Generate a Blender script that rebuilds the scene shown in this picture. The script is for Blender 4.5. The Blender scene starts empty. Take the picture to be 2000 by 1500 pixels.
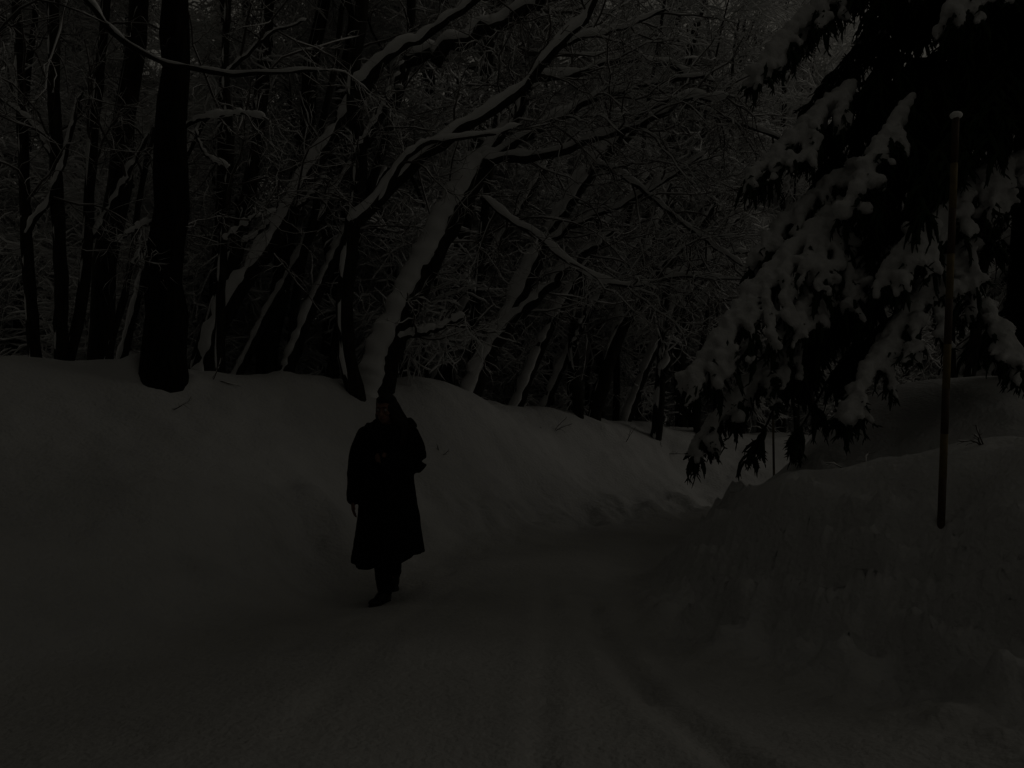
import bpy, bmesh, math, random
import numpy as np
from mathutils import Vector, Matrix

sc = bpy.context.scene
C = sc.collection
RNG = np.random.default_rng(7)
random.seed(7)

# ------------------------------------------------------------------ camera, sky, sun, exposure
F = 1650.0           # focal length in photo pixels (photo is 2000 px wide)
CAM_Z = 1.6
HOR = 790.0          # horizon row of the photo
cam_d = bpy.data.cameras.new('camera')
cam = bpy.data.objects.new('camera', cam_d)
C.objects.link(cam)
cam.location = (0, 0, CAM_Z)
cam.rotation_euler = (math.radians(90), 0, 0)
cam_d.sensor_width = 36
cam_d.lens = 36 * F / 2000.0
cam_d.shift_y = (HOR - 750.0) / 2000.0
cam_d.clip_start = 0.05
cam_d.clip_end = 3000
sc.camera = cam

SUN_EL, SUN_AZ = math.radians(31), math.radians(75)     # azimuth measured from +Y towards +X
world = bpy.data.worlds.new('World')
sc.world = world
world.use_nodes = True
wn, wl = world.node_tree.nodes, world.node_tree.links
wn.clear()
w_out = wn.new('ShaderNodeOutputWorld')
w_bg = wn.new('ShaderNodeBackground')
w_sky = wn.new('ShaderNodeTexSky')
w_sky.sky_type = 'NISHITA'
w_sky.sun_disc = False
w_sky.sun_elevation = SUN_EL
w_sky.sun_rotation = SUN_AZ
w_sky.air_density = 1.0
w_sky.dust_density = 3.0
w_hsv = wn.new('ShaderNodeHueSaturation')
w_hsv.inputs['Saturation'].default_value = 0.12
w_tint = wn.new('ShaderNodeMix'); w_tint.data_type = 'RGBA'; w_tint.blend_type = 'MULTIPLY'
w_tint.inputs[0].default_value = 1.0
w_tint.inputs[7].default_value = (1.0, 0.935, 0.815, 1)
wl.new(w_sky.outputs[0], w_hsv.inputs['Color'])
wl.new(w_hsv.outputs[0], w_tint.inputs[6])
# even cloud layer over most of the sky: the same grey in every direction
CLOUD = 0.9
w_cl = wn.new('ShaderNodeMix'); w_cl.data_type = 'RGBA'
w_cl.inputs[0].default_value = CLOUD
w_cl.inputs[7].default_value = (2.58, 2.44, 2.06, 1)
wl.new(w_tint.outputs[2], w_cl.inputs[6])
wl.new(w_cl.outputs[2], w_bg.inputs['Color'])
w_bg.inputs['Strength'].default_value = 0.15
wl.new(w_bg.outputs[0], w_out.inputs['Surface'])

sun_d = bpy.data.lights.new('sun', 'SUN')
sun_d.energy = 0.8
sun_d.angle = math.radians(22)
sun_d.color = (1.0, 0.945, 0.84)
sun = bpy.data.objects.new('sun', sun_d)
C.objects.link(sun)
sdir = Vector((math.sin(SUN_AZ) * math.cos(SUN_EL), math.cos(SUN_AZ) * math.cos(SUN_EL), math.sin(SUN_EL)))
sun.rotation_euler = (-sdir).to_track_quat('-Z', 'Y').to_euler()
sun.location = (8, 8, 12)

vs = sc.view_settings
vs.view_transform = 'Standard'
vs.look = 'None'
vs.gamma = 1.0
vs.use_curve_mapping = False
vs.exposure = -3.55
sc.cycles.use_denoising = True
sc.cycles.use_adaptive_sampling = False
sc.cycles.max_bounces = 6
sc.cycles.diffuse_bounces = 5

# ------------------------------------------------------------------ helpers
def P(px, py, d):
    """photo pixel + distance along the view axis -> world point"""
    return np.array([(px - 1000.0) / F * d, d, CAM_Z + (HOR - py) / F * d])

def mk_mesh(name, v, quads=None, tris=None, smooth=True):
    v = np.asarray(v, dtype=np.float32)
    quads = np.zeros((0, 4), np.int32) if quads is None else np.asarray(quads, np.int32)
    tris = np.zeros((0, 3), np.int32) if tris is None else np.asarray(tris, np.int32)
    me = bpy.data.meshes.new(name)
    nq, nt = len(quads), len(tris)
    me.vertices.add(len(v)); me.vertices.foreach_set('co', v.ravel())
    me.loops.add(nq * 4 + nt * 3)
    me.loops.foreach_set('vertex_index', np.concatenate([quads.ravel(), tris.ravel()]).astype(np.int32))
    me.polygons.add(nq + nt)
    st = np.concatenate([np.arange(nq) * 4, nq * 4 + np.arange(nt) * 3]).astype(np.int32)
    me.polygons.foreach_set('loop_start', st)
    me.update(calc_edges=True)
    if smooth:
        me.polygons.foreach_set('use_smooth', np.ones(nq + nt, bool))
    return me

def link(name, me, mat=None, parent=None, kind=None):
    o = bpy.data.objects.new(name, me)
    if mat is not None and me is not None and len(me.materials) == 0:
        me.materials.append(mat)
    C.objects.link(o)
    if parent is not None:
        o.parent = parent
    if kind: o['kind'] = kind
    return o

def thing(name, label, cat, loc=(0, 0, 0), group=None):
    o = bpy.data.objects.new(name, None)
    o.empty_display_size = 0.2
    o.location = loc
    o['label'] = label; o['category'] = cat
    if group: o['group'] = group
    C.objects.link(o)
    return o

def _norm(a):
    return a / np.maximum(np.linalg.norm(a, axis=-1, keepdims=True), 1e-9)

def frames(Pn):
    T = _norm(np.gradient(Pn, axis=-2))
    up = np.array([0.013, 0.021, 1.0])
    mean = _norm(Pn[..., -1, :] - Pn[..., 0, :])
    steep = (np.abs(mean[..., 2]) > 0.93)[..., None, None]
    ref = np.where(steep, np.array([1.0, 0.1, 0.02]), up)
    V = _norm(np.cross(T, ref))
    U = np.cross(V, T)
    return T, U, V

def _soft(a):
    b = np.concatenate([a[:, :1], a, a[:, -1:]], 1)
    b = (b[:, :-2] + 2 * b[:, 1:-1] + b[:, 2:]) / 4
    return (np.roll(b, 1, 2) + 2 * b + np.roll(b, -1, 2)) / 4
class Geo:
    """collects tubes as one mesh"""
    def __init__(s): s.v = []; s.q = []; s.n = 0
    def rings(s, ctr, A, B, sides, ph=0.0, nz=None):
        # ctr (M,N,3), A,B (M,N,3) half axes
        M, N = ctr.shape[:2]
        th = np.arange(sides) / sides * 2 * np.pi + ph
        c, sn = np.cos(th), np.sin(th)
        off = A[:, :, None, :] * c[None, None, :, None] + B[:, :, None, :] * sn[None, None, :, None]
        if nz is not None: off = off * nz[..., None]
        v = ctr[:, :, None, :] + off
        idx = np.arange(M * N * sides).reshape(M, N, sides) + s.n
        a = idx[:, :-1, :]; b = idx[:, 1:, :]
        q = np.stack([a, np.roll(a, -1, 2), np.roll(b, -1, 2), b], -1).reshape(-1, 4)
        s.v.append(v.reshape(-1, 3)); s.q.append(q); s.n += M * N * sides
    def tubes(s, Pn, R, sides=3, rough=0.0, rng=None):
        Pn = np.asarray(Pn, float); R = np.asarray(R, float)
        if Pn.ndim == 2: Pn = Pn[None]; R = R[None]
        T, U, V = frames(Pn)
        if rough and rng is not None:
            M, N = Pn.shape[:2]
            th = np.arange(sides) / sides * 2 * np.pi
            k = 1 + rough * rng.normal(size=(M, N, sides))
            v = Pn[:, :, None, :] + (V[:, :, None, :] * np.cos(th)[None, None, :, None] + U[:, :, None, :] * np.sin(th)[None, None, :, None]) * (R[:, :, None] * k)[..., None]
            idx = np.arange(M * N * sides).reshape(M, N, sides) + s.n
            a = idx[:, :-1]; b = idx[:, 1:]
            s.q.append(np.stack([a, np.roll(a, -1, 2), np.roll(b, -1, 2), b], -1).reshape(-1, 4))
            s.v.append(v.reshape(-1, 3)); s.n += M * N * sides
            return
        s.rings(Pn, V * R[..., None], U * R[..., None], sides)
    def snow(s, Pn, R, thick, sides=4, rng=None, gaps=0.35, power=0.7, lump=0.35, side=None):
        """snow lying along the upper side of branches"""
        Pn = np.asarray(Pn, float); R = np.asarray(R, float)
        if Pn.ndim == 2: Pn = Pn[None]; R = R[None]
        thick = np.broadcast_to(np.asarray(thick, float), R.shape)
        T = _norm(np.gradient(Pn, axis=-2))
        up = np.array([0, 0, 1.0]) if side is None else _norm(np.asarray(side, float))
        U = up - (T @ up)[..., None] * T
        h = np.clip(np.linalg.norm(U, axis=-1), 0, 1)
        U = _norm(U + 1e-6)
        V = _norm(np.cross(T, U))
        M, N = R.shape
        nz = rng.uniform(1 - lump, 1 + lump, size=(M, N))
        if N > 40:
            k = np.array([1, 2, 3, 4, 3, 2, 1.]); k /= k.sum()
            nz = np.array([np.convolve(np.pad(1 + (r - 1) * 1.9, 3, 'edge'), k, 'valid') for r in nz])
        g = np.clip((rng.uniform(size=(M, N)) - gaps) * 4, 0.12, 1) if gaps > 0 else 1.0
        if N > 40 and gaps > 0: g = np.array([np.convolve(np.pad(r, 1, 'edge'), [.25, .5, .25], 'valid') for r in g])
        sth = thick * h ** power * nz * g
        e = np.ones(N); e[0] = 0.35; e[-1] = 0.25
        sth = sth * e
        wid = np.minimum(R * 0.95, R * 0.5 + sth) + sth * 0.35
        ctr = Pn + U * (R * 0.62 + sth * 0.25)[..., None]
        s.rings(ctr, V * wid[..., None], U * sth[..., None], sides, nz=_soft(rng.uniform(.62, 1.42, size=(M, N, sides))) if sides >= 6 else None)
    def mesh(s, name, smooth=True):
        if not s.v: return None
        return mk_mesh(name, np.concatenate(s.v), np.concatenate(s.q), smooth=smooth)

def resample(pts, n):
    pts = np.asarray(pts, float)
    # Catmull-Rom through the points, then n equally spaced samples
    if len(pts) > 2:
        ext = np.vstack([2 * pts[0] - pts[1], pts, 2 * pts[-1] - pts[-2]])
        out = []
        for i in range(1, len(ext) - 2):
            p0, p1, p2, p3 = ext[i - 1], ext[i], ext[i + 1], ext[i + 2]
            for t in np.linspace(0, 1, 12, endpoint=False):
                out.append(0.5 * (2 * p1 + (p2 - p0) * t + (2 * p0 - 5 * p1 + 4 * p2 - p3) * t * t + (3 * p1 - p0 - 3 * p2 + p3) * t ** 3))
        out.append(pts[-1]); pts = np.array(out)
    L = np.r_[0, np.cumsum(np.linalg.norm(np.diff(pts, axis=0), axis=1))]
    t = np.linspace(0, L[-1], n)
    return np.stack([np.interp(t, L, pts[:, k]) for k in range(pts.shape[1])], 1)

def grow(Pp, Rp, k, t0, t1, length, ang, n, rng, rad, flat=0.6, pull=(0, 0, 0), jit=0.25, rfrac=0.55, short=0.55):
    """children along parent polylines: Pp (M,N,3) -> (M*k,n,3)"""
    M, N = Pp.shape[:2]
    t = rng.uniform(t0, t1, size=(M, k))
    f = t * (N - 1); i = np.clip(f.astype(int), 0, N - 2); fr = (f - i)[..., None]
    m = np.arange(M)[:, None]
    pos = Pp[m, i] * (1 - fr) + Pp[m, i + 1] * fr
    T = _norm(Pp[m, i + 1] - Pp[m, i])
    rp = Rp[m, i] * (1 - fr[..., 0]) + Rp[m, i + 1] * fr[..., 0]
    W = rng.normal(size=(M, k, 3)); W[..., 2] *= flat
    W = _norm(W - (W * T).sum(-1, keepdims=True) * T)
    a = np.radians(rng.uniform(ang[0], ang[1], size=(M, k)))[..., None]
    D = T * np.cos(a) + W * np.sin(a)
    L = rng.uniform(length[0], length[1], size=(M, k)) * (1 - short * t)
    pos, D, L, rp = pos.reshape(-1, 3), D.reshape(-1, 3), L.reshape(-1), rp.reshape(-1)
    K = len(pos)
    out = np.zeros((K, n, 3)); out[:, 0] = pos
    pull = np.asarray(pull, float)
    for j in range(1, n):
        D = _norm(D + rng.normal(size=(K, 3)) * jit + pull)
        out[:, j] = out[:, j - 1] + D * (L / (n - 1))[:, None]
    r0 = np.minimum(rp * rfrac, rad[0])
    R = r0[:, None] * (1 - np.linspace(0, 1, n)[None] * (1 - rad[1]))
    return out, R

# 2-D noise for the terrain
def _hash(ix, iy, s):
    h = (ix.astype(np.int64) * 374761393 + iy.astype(np.int64) * 668265263 + s * 974711) & 0x7fffffff
    h = ((h ^ (h >> 13)) * 1274126177) & 0x7fffffff
    return ((h ^ (h >> 16)) & 0xffff) / 65535.0
def vnoise(x, y, s=0):
    ix, iy = np.floor(x), np.floor(y)
    fx, fy = x - ix, y - iy
    fx = fx * fx * (3 - 2 * fx); fy = fy * fy * (3 - 2 * fy)
    a, b = _hash(ix, iy, s), _hash(ix + 1, iy, s)
    c, d = _hash(ix, iy + 1, s), _hash(ix + 1, iy + 1, s)
    return (a * (1 - fx) + b * fx) * (1 - fy) + (c * (1 - fx) + d * fx) * fy
def fbm(x, y, s=0, o=4):
    r = 0; a = 0.5
    for k in range(o):
        r = r + a * (vnoise(x, y, s + k) - 0.5); x = x * 2.03 + 5.1; y = y * 2.03 - 3.7; a *= 0.5
    return r
def worley(x, y, s=0):
    ix, iy = np.floor(x), np.floor(y)
    best = np.full(x.shape, 9.0)
    for dx in (-1, 0, 1):
        for dy in (-1, 0, 1):
            cx, cy = ix + dx, iy + dy
            px = cx + _hash(cx, cy, s + 11); py = cy + _hash(cx, cy, s + 29)
            best = np.minimum(best, (px - x) ** 2 + (py - y) ** 2)
    return np.sqrt(best)

# ------------------------------------------------------------------ materials
def mat(name, col, rough=0.8, noise=None, bump=None, col2=None, spec=0.3, detail=6, stretch=(1, 1, 1), ramp=(0.35, 0.65), bump_d=0.01):
    m = bpy.data.materials.new(name); m.use_nodes = True
    n, l = m.node_tree.nodes, m.node_tree.links
    b = n['Principled BSDF']
    b.inputs['Base Color'].default_value = (*col, 1)
    b.inputs['Roughness'].default_value = rough
    b.inputs['Specular IOR Level'].default_value = spec
    tc = n.new('ShaderNodeTexCoord'); mp = n.new('ShaderNodeMapping')
    mp.inputs['Scale'].default_value = stretch
    l.new(tc.outputs['Object'], mp.inputs['Vector'])
    if noise:
        t = n.new('ShaderNodeTexNoise'); t.inputs['Scale'].default_value = noise; t.inputs['Detail'].default_value = detail
        t.inputs['Roughness'].default_value = 0.65
        l.new(mp.outputs[0], t.inputs['Vector'])
        r = n.new('ShaderNodeValToRGB')
        r.color_ramp.elements[0].position = ramp[0]; r.color_ramp.elements[1].position = ramp[1]
        r.color_ramp.elements[0].color = (*col, 1); r.color_ramp.elements[1].color = (*(col2 or col), 1)
        l.new(t.outputs['Fac'], r.inputs['Fac']); l.new(r.outputs['Color'], b.inputs['Base Color'])
    if bump:
        t2 = n.new('ShaderNodeTexNoise'); t2.inputs['Scale'].default_value = bump[0]; t2.inputs['Detail'].default_value = 5
        l.new(mp.outputs[0], t2.inputs['Vector'])
        bp = n.new('ShaderNodeBump'); bp.inputs['Strength'].default_value = bump[1]; bp.inputs['Distance'].default_value = bump_d
        l.new(t2.outputs['Fac'], bp.inputs['Height']); l.new(bp.outputs[0], b.inputs['Normal'])
    return m

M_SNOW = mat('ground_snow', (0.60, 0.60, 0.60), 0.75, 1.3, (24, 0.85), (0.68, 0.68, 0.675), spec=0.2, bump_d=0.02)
_n, _l = M_SNOW.node_tree.nodes, M_SNOW.node_tree.links       # snow on the road slightly darker, fading softly at the edges
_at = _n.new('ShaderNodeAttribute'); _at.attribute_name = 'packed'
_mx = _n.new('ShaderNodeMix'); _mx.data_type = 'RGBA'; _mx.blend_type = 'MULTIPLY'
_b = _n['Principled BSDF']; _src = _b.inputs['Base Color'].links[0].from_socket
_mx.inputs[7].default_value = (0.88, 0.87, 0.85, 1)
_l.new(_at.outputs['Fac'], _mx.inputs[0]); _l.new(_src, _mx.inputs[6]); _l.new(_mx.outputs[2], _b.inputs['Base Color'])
M_BSNOW = mat('branch_snow', (0.83, 0.83, 0.83), 0.75, 6, (45, 0.5), (0.88, 0.88, 0.88), spec=0.2)  # branch snow coloured paler than the ground snow to brighten the wood
M_SHADESNOW = mat('shade_toned_spruce_snow', (0.56, 0.56, 0.56), 0.8, 9, (50, 0.8), (0.66, 0.66, 0.66), spec=0.15, bump_d=0.012)  # spruce snow: deep shade and needles showing through put into a darker colour
M_BARK = mat('bark', (0.016, 0.0145, 0.012), 0.92, 14, (26, 0.9), (0.05, 0.046, 0.04), spec=0.1, stretch=(1, 1, 0.25))
M_DARKBARK = mat('dark_bark', (0.008, 0.007, 0.006), 0.95, 16, (22, 1.0), (0.024, 0.021, 0.018), spec=0.05, stretch=(1, 1, 0.2), bump_d=0.02)
M_TWIG = mat('twig_bark', (0.06, 0.052, 0.045), 0.9, 8, None, (0.12, 0.105, 0.09), spec=0.1)
M_NEEDLE = mat('spruce_needles', (0.010, 0.020, 0.009), 0.85, 7, None, (0.026, 0.042, 0.018), spec=0.15)
M_COAT = mat('black_wool', (0.006, 0.006, 0.0065), 0.95, 60, (220, 0.4), (0.011, 0.011, 0.012), spec=0.05, bump_d=0.003)
M_TROUSER = mat('black_cloth', (0.006, 0.006, 0.007), 0.9, 40, (180, 0.3), (0.010, 0.010, 0.011), spec=0.08, bump_d=0.002)
M_LEATHER = mat('black_leather', (0.008, 0.007, 0.006), 0.5, 30, (120, 0.3), (0.014, 0.012, 0.010), spec=0.3, bump_d=0.002)
M_SKIN = mat('skin', (0.19, 0.10, 0.07), 0.6, 25, (150, 0.2), (0.23, 0.125, 0.09), spec=0.3, bump_d=0.001)
M_HAIR = mat('dark_hair', (0.006, 0.005, 0.004), 0.6, 50, None, (0.014, 0.010, 0.008), spec=0.2, stretch=(1, 1, 0.1))
M_EYE = mat('eye', (0.35, 0.34, 0.33), 0.25, 30, None, (0.38, 0.37, 0.36))
M_FUR = mat('dark_fur', (0.012, 0.011, 0.009), 0.95, 45, None, (0.03, 0.027, 0.022), spec=0.05)
M_YELLOW = mat('yellow_pole_paint', (0.115, 0.088, 0.034), 0.7, 18, (60, 0.3), (0.19, 0.145, 0.06), spec=0.3)
M_RED = mat('red_pole_paint', (0.05, 0.034, 0.022), 0.7, 18, (60, 0.3), (0.085, 0.054, 0.034), spec=0.3)

# ------------------------------------------------------------------ terrain
def foot(px, py): 
    d = F * CAM_Z / (py - HOR)
    return P(px, py, d)
ctrl = []
def cp(px, py, d): ctrl.append(P(px, py, d))
def cw(x, y, z): ctrl.append(np.array([x, y, z], float))
LEFT = [(-4.6, 1.0), (-3.9, 3.2), (-3.5, 4.1), (-3.1, 4.9), (-2.7, 5.5), (-2.3, 6.2), (-1.75, 7.6), (-1.3, 8.5), (-0.9, 9.2), (0.64, 10.7), (3.05, 12.8), (5.6, 14.3), (9.0, 15.6), (16, 17.5)]
RIGHT = [(3.3, 1.0), (2.6, 3.2), (2.2, 4.3), (1.9, 5.15), (1.55, 5.75), (1.34, 6.6), (1.45, 7.7), (1.62, 8.4), (2.0, 9.5), (2.7, 10.0), (4.0, 11.2), (6.0, 12.3), (9.5, 13.4), (16, 15)]
for x, y in LEFT: cw(x, y, 0.04)
for x, y in RIGHT: cw(x, y, 0.03)
for k in range(min(len(LEFT), len(RIGHT))):
    a, b = np.array(LEFT[k]), np.array(RIGHT[k])
    for t in (0.3, 0.7): cw(*(a * (1 - t) + b * t), 0.0)
for x in (-3, 0, 3): cw(x, -3, 0.0)
# left bank: crest, mid-slope, fall beyond
CREST = [(-300, 722, 8.2), (0, 727, 8.6), (150, 722, 9.0), (240, 712, 9.3), (318, 745, 9.2), (400, 738, 9.8), (450, 744, 10.0), (560, 728, 10.6), (640, 738, 10.8), (700, 762, 11.0), (780, 762, 11.4), (860, 757, 12.0), (930, 773, 12.6),
         (1000, 803, 13.4), (1100, 808, 14.3), (1200, 824, 15.2), (1300, 832, 16.4), (1400, 842, 17.6), (1560, 846, 19.5), (1800, 850, 22), (2200, 850, 26)]
for px, py, d in CREST:
    cp(px, py, d)
    c = P(px, py, d)
    cw(c[0] - 0.2, c[1] + 2.2, c[2] - 0.35)
    cw(c[0] - 0.6, c[1] + 6.0, c[2] - 1.3)
    cw(c[0] * 1.5, c[1] + 20.0, c[2] - 3.6)
for px, py, d in [(0, 1000, 6.6), (200, 960, 7.2), (400, 980, 7.4), (560, 960, 8.3), (650, 1000, 8.2), (900, 960, 10.3), (1000, 930, 11.6), (1200, 940, 13.2), (1350, 935, 14.6),
                  (200, 820, 8.4), (900, 850, 11.4), (1200, 870, 14.2), (1500, 900, 16.0), (-300, 900, 7.0), (-300, 1100, 5.2)]:
    cp(px, py, d)
# right bank: front face, crest, hollow, smooth slope behind, ground under the spruce
for px, py, d in [(1392, 1012, 7.7), (1440, 985, 7.5), (1520, 985, 7.2), (1620, 945, 6.9), (1700, 926, 6.7), (1780, 905, 6.4), (1850, 880, 6.1), (1890, 863, 6.0), (2000, 866, 5.9), (2300, 850, 5.5),
                  (1838, 1030, 5.25), (1352, 1100, 7.2), (1376, 1040, 7.55), (1402, 985, 7.9), (1440, 957, 8.1), (1392, 1075, 6.85), (1440, 1075, 6.5), (1500, 1075, 6.2), (1600, 1085, 5.85), (1720, 1110, 5.4), (1850, 1130, 4.9), (1980, 1120, 4.6), (2150, 1120, 4.2),
                  (1360, 1195, 6.55), (1400, 1236, 6.05), (1500, 1258, 5.72), (1620, 1268, 5.35), (1760, 1262, 4.95), (1900, 1255, 4.55), (2050, 1240, 4.2),
                  (1800, 1380, 4.2), (1950, 1330, 4.05), (2000, 1420, 3.7), (2150, 1500, 3.3)]:
    cp(px, py, d)
for px, py, d, dip in [(1520, 985, 7.2, .14), (1620, 945, 6.9, .26), (1700, 926, 6.7, .30), (1780, 905, 6.4, .34), (1850, 880, 6.1, .36), (1930, 864, 6.0, .36)]:
    c = P(px, py, d); cw(c[0] * (d + .45) / d, c[1] + 0.45, c[2] - dip)
for px, py, d in [(1442, 952, 8.15), (1520, 948, 8.2), (1565, 913, 8.2), (1640, 862, 8.3), (1750, 838, 8.1), (1840, 808, 7.9), (1930, 788, 7.7), (1990, 797, 7.6), (2200, 800, 7.4),
                  (1600, 838, 9.9), (1750, 820, 10), (1850, 812, 10), (2000, 810, 10.2), (2300, 800, 10.5)]:
    cp(px, py, d)
for x, y, z in [(8.5, 8, 1.5), (8.5, 11, 1.4), (4, 2, 1.2), (6, 4, 1.5), (8, 2, 1.6), (6, 0, 1.2), (12, 8, 1.7), (14, 4, 2.0), (-9, 4, 2.0), (-9, 9, 2.4), (-7, 1, 1.5), (-12, 6, 2.6),
                (-14, 14, 2.3), (-14, 22, 0.6), (-20, 40, -2.5), (0, 50, -3.5), (20, 50, -3.5), (40, 40, -3), (-40, 30, -2), (20, 24, 0.6), (16, 19, 0.9), (20, 16, 0.5), (30, 20, 0), (22, 10, 1.6), (30, 8, 1.5), (0, -8, 0.1), (-8, -6, 1.5), (10, -6, 1.5),
                (-40, 5, 2), (40, 0, 1.5), (40, 60, -4), (-40, 60, -4), (0, 70, -4)]:
    cw(x, y, z)
ctrl = np.array(ctrl)
def _phi(d2): return 0.5 * d2 * np.log(d2 + 1e-9)
def _tps(c, lam=0.0003):
    n = len(c)
    d2 = ((c[:, None, :2] - c[None, :, :2]) ** 2).sum(-1)
    A = np.zeros((n + 3, n + 3)); A[:n, :n] = _phi(d2) + lam * n * np.eye(n) * 0.05
    A[:n, n] = 1; A[:n, n + 1:] = c[:, :2]; A[n, :n] = 1; A[n + 1:, :n] = c[:, :2].T
    return np.linalg.solve(A, np.r_[c[:, 2], 0, 0, 0])
TW = _tps(ctrl)
def smooth_z(x, y):
    x = np.asarray(x, float); y = np.asarray(y, float)
    sh = x.shape; x = x.ravel(); y = y.ravel(); out = np.zeros(len(x)); n = len(ctrl)
    for i in range(0, len(x), 8192):
        a, b = x[i:i + 8192], y[i:i + 8192]
        d2 = (a[:, None] - ctrl[None, :, 0]) ** 2 + (b[:, None] - ctrl[None, :, 1]) ** 2
        out[i:i + 8192] = _phi(d2) @ TW[:n] + TW[n] + TW[n + 1] * a + TW[n + 2] * b
    # far away: settle onto a plain
    r = np.hypot(x, y - 15); k = np.clip((r - 38) / 30, 0, 1); k = k * k * (3 - 2 * k)
    out = out * (1 - k) + (-4.0) * k
    return out.reshape(sh)
def seg_dist(x, y, line):
    best = np.full(x.shape, 1e9); sgn = np.zeros(x.shape)
    for (x0, y0), (x1, y1) in zip(line[:-1], line[1:]):
        dx, dy = x1 - x0, y1 - y0
        t = np.clip(((x - x0) * dx + (y - y0) * dy) / (dx * dx + dy * dy), 0, 1)
        qx, qy = x - (x0 + t * dx), y - (y0 + t * dy)
        d = np.hypot(qx, qy); s = np.sign(dx * qy - dy * qx)
        m = d < best
        best = np.where(m, d, best); sgn = np.where(m, s, sgn)
    return best, sgn            # sgn > 0: left of the line
def sstep(v, a, b):
    t = np.clip((v - a) / (b - a), 0, 1); return t * t * (3 - 2 * t)
RUTS = [([(0.62, 7.0), (0.64, 6.5), (0.69, 5.2), (0.80, 4.45), (0.97, 3.75), (1.4, 2.6)], 0.036, 0.075),
        ([(0.30, 7.6), (0.26, 6.0), (0.17, 4.8), (0.12, 3.6), (0.1, 2.4)], 0.014, 0.06),
        ([(-0.55, 7.2), (-0.8, 6.0), (-1.0, 4.6), (-1.1, 3.6), (-1.2, 2.4)], 0.010, 0.08)]
def detail_z(x, y):
    dl, sl = seg_dist(x, y, LEFT); dr, sr = seg_dist(x, y, RIGHT)
    left = np.where(sl > 0, dl, -dl)          # >0 on the left bank
    right = np.where(sr < 0, dr, -dr)         # >0 on the right bank
    near = 1 - sstep(np.hypot(x, y - 6), 18, 40)
    z = (0.09 + 0.14 * sstep(left, 1.5, 3.0)) * fbm(x * 0.75, y * 0.75, 3, 3) * near
    z += 0.020 * fbm(x * 3.1, y * 3.1, 9, 4) + 0.016 * fbm(x * 8.3, y * 8.3, 13, 2)
    # plough lumps at the foot of the left bank, a few clods on it
    lf = np.exp(-((left - 0.35) / 0.45) ** 2) * sstep(y, 5.5, 8)
    w = worley(x * 2.6, y * 2.6, 5)
    z += lf * 0.50 * fbm(x * 1.9, y * 1.9, 21, 4) + lf * 0.10 * (0.5 - np.minimum(w, 0.8))
    z += sstep(left, .3, 1.2) * (0.13 * fbm(x * 1.9, y * 1.9, 31, 5) + 0.05 * fbm(x * 4.3, y * 4.3, 35, 3))
    # crumbly ploughed right bank
    rb = sstep(right, -0.25, 0.35) * (1 - sstep(right, 2.6, 3.6)) * (1 - sstep(y, 7.9, 8.6))
    fr = rb * (1 - sstep(smooth_z_cache['z'], 0.85, 1.15)) if smooth_z_cache.get('z') is not None and smooth_z_cache['z'].shape == np.shape(x) else rb
    z0 = smooth_z_cache['z'] if np.shape(smooth_z_cache.get('z')) == np.shape(x) else 0.0
    vy = 0.6 * y + 1.5 * z0
    wx = x + 0.25 * fbm(x * 2, vy * 2, 41, 3); wy = vy + 0.25 * fbm(x * 2, vy * 2, 47, 3)
    lump = np.clip(0.62 - worley(wx * 2.3, wy * 2.3, 55), 0, 1) * 0.30 + np.clip(0.55 - worley(wx * 5.6, wy * 5.6, 61), 0, 1) * 0.20
    gully = np.abs(fbm(wx * 1.7, wy * 1.7, 71, 4)) * 0.30
    z += fr * (lump + gully - 0.09) + rb * 0.09 * fbm(x * 5, vy * 5, 77, 4)
    # loose clods along the right edge of the road
    ed = np.exp(-((right - 0.02) / 0.42) ** 2) * (1 - sstep(y, 8.2, 9))
    z += ed * (np.clip(0.42 - worley(x * 3.1, y * 3.1, 81), 0, 1) * 0.22 + np.clip(0.40 - worley(x * 7.1, y * 7.1, 83), 0, 1) * 0.15)
    # tyre tracks
    inroad = (left < 0.1) & (right < 0.1)
    for line, dep, wd in RUTS:
        d, s = seg_dist(x, y, line)
        m = 0.7 + 1.2 * (vnoise(x * 4, y * 4, 91) - 0.3)
        z += -dep * np.exp(-(d / wd) ** 2) * m + dep * 0.55 * np.exp(-((d - wd * 2.2) / (wd * 1.1)) ** 2)
    road = inroad * 1.0
    z += road * 0.022 * fbm(x * 1.2, y * 3.0, 95, 4)
    z += 0.07 * np.exp(-(((x - 2.17) / .16) ** 2 + ((y - 8.1) / .2) ** 2)) - 0.10 * np.exp(-(((x - 2.35) / .28) ** 2 + ((y - 7.72) / .13) ** 2))
    z += 0.10 * np.exp(-((np.hypot(x + 3.82, y - 9.25) - .30) / .16) ** 2) * (1 - .6 * sstep(9.3 - y, 0, .3))
    # trodden marks
    for fx, fy in FOOTPRINTS:
        z += -0.03 * np.exp(-(((x - fx) / 0.07) ** 2 + ((y - fy) / 0.13) ** 2))
    return z
FOOTPRINTS = [(-1.62, 7.75), (-1.5, 8.35), (-1.15, 8.6), (-1.3, 9.05), (-1.2, 6.2), (-1.45, 5.6), (-2.75, 7.7), (-2.45, 7.3), (0.15, 10.7), (0.5, 11.1), (-0.4, 10.4), (-0.86, 7.45), (-0.62, 7.9), (-0.66, 8.4), (-0.36, 8.8), (-0.34, 9.3), (0.02, 9.7), (0.1, 10.2)]
smooth_z_cache = {}
def axis(parts):
    out = [parts[0][0]]
    for a, b, s in parts:
        n = max(1, int(round((b - a) / s))); out += list(a + (b - a) * (np.arange(1, n + 1) / n))
    return np.array(out)
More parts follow.
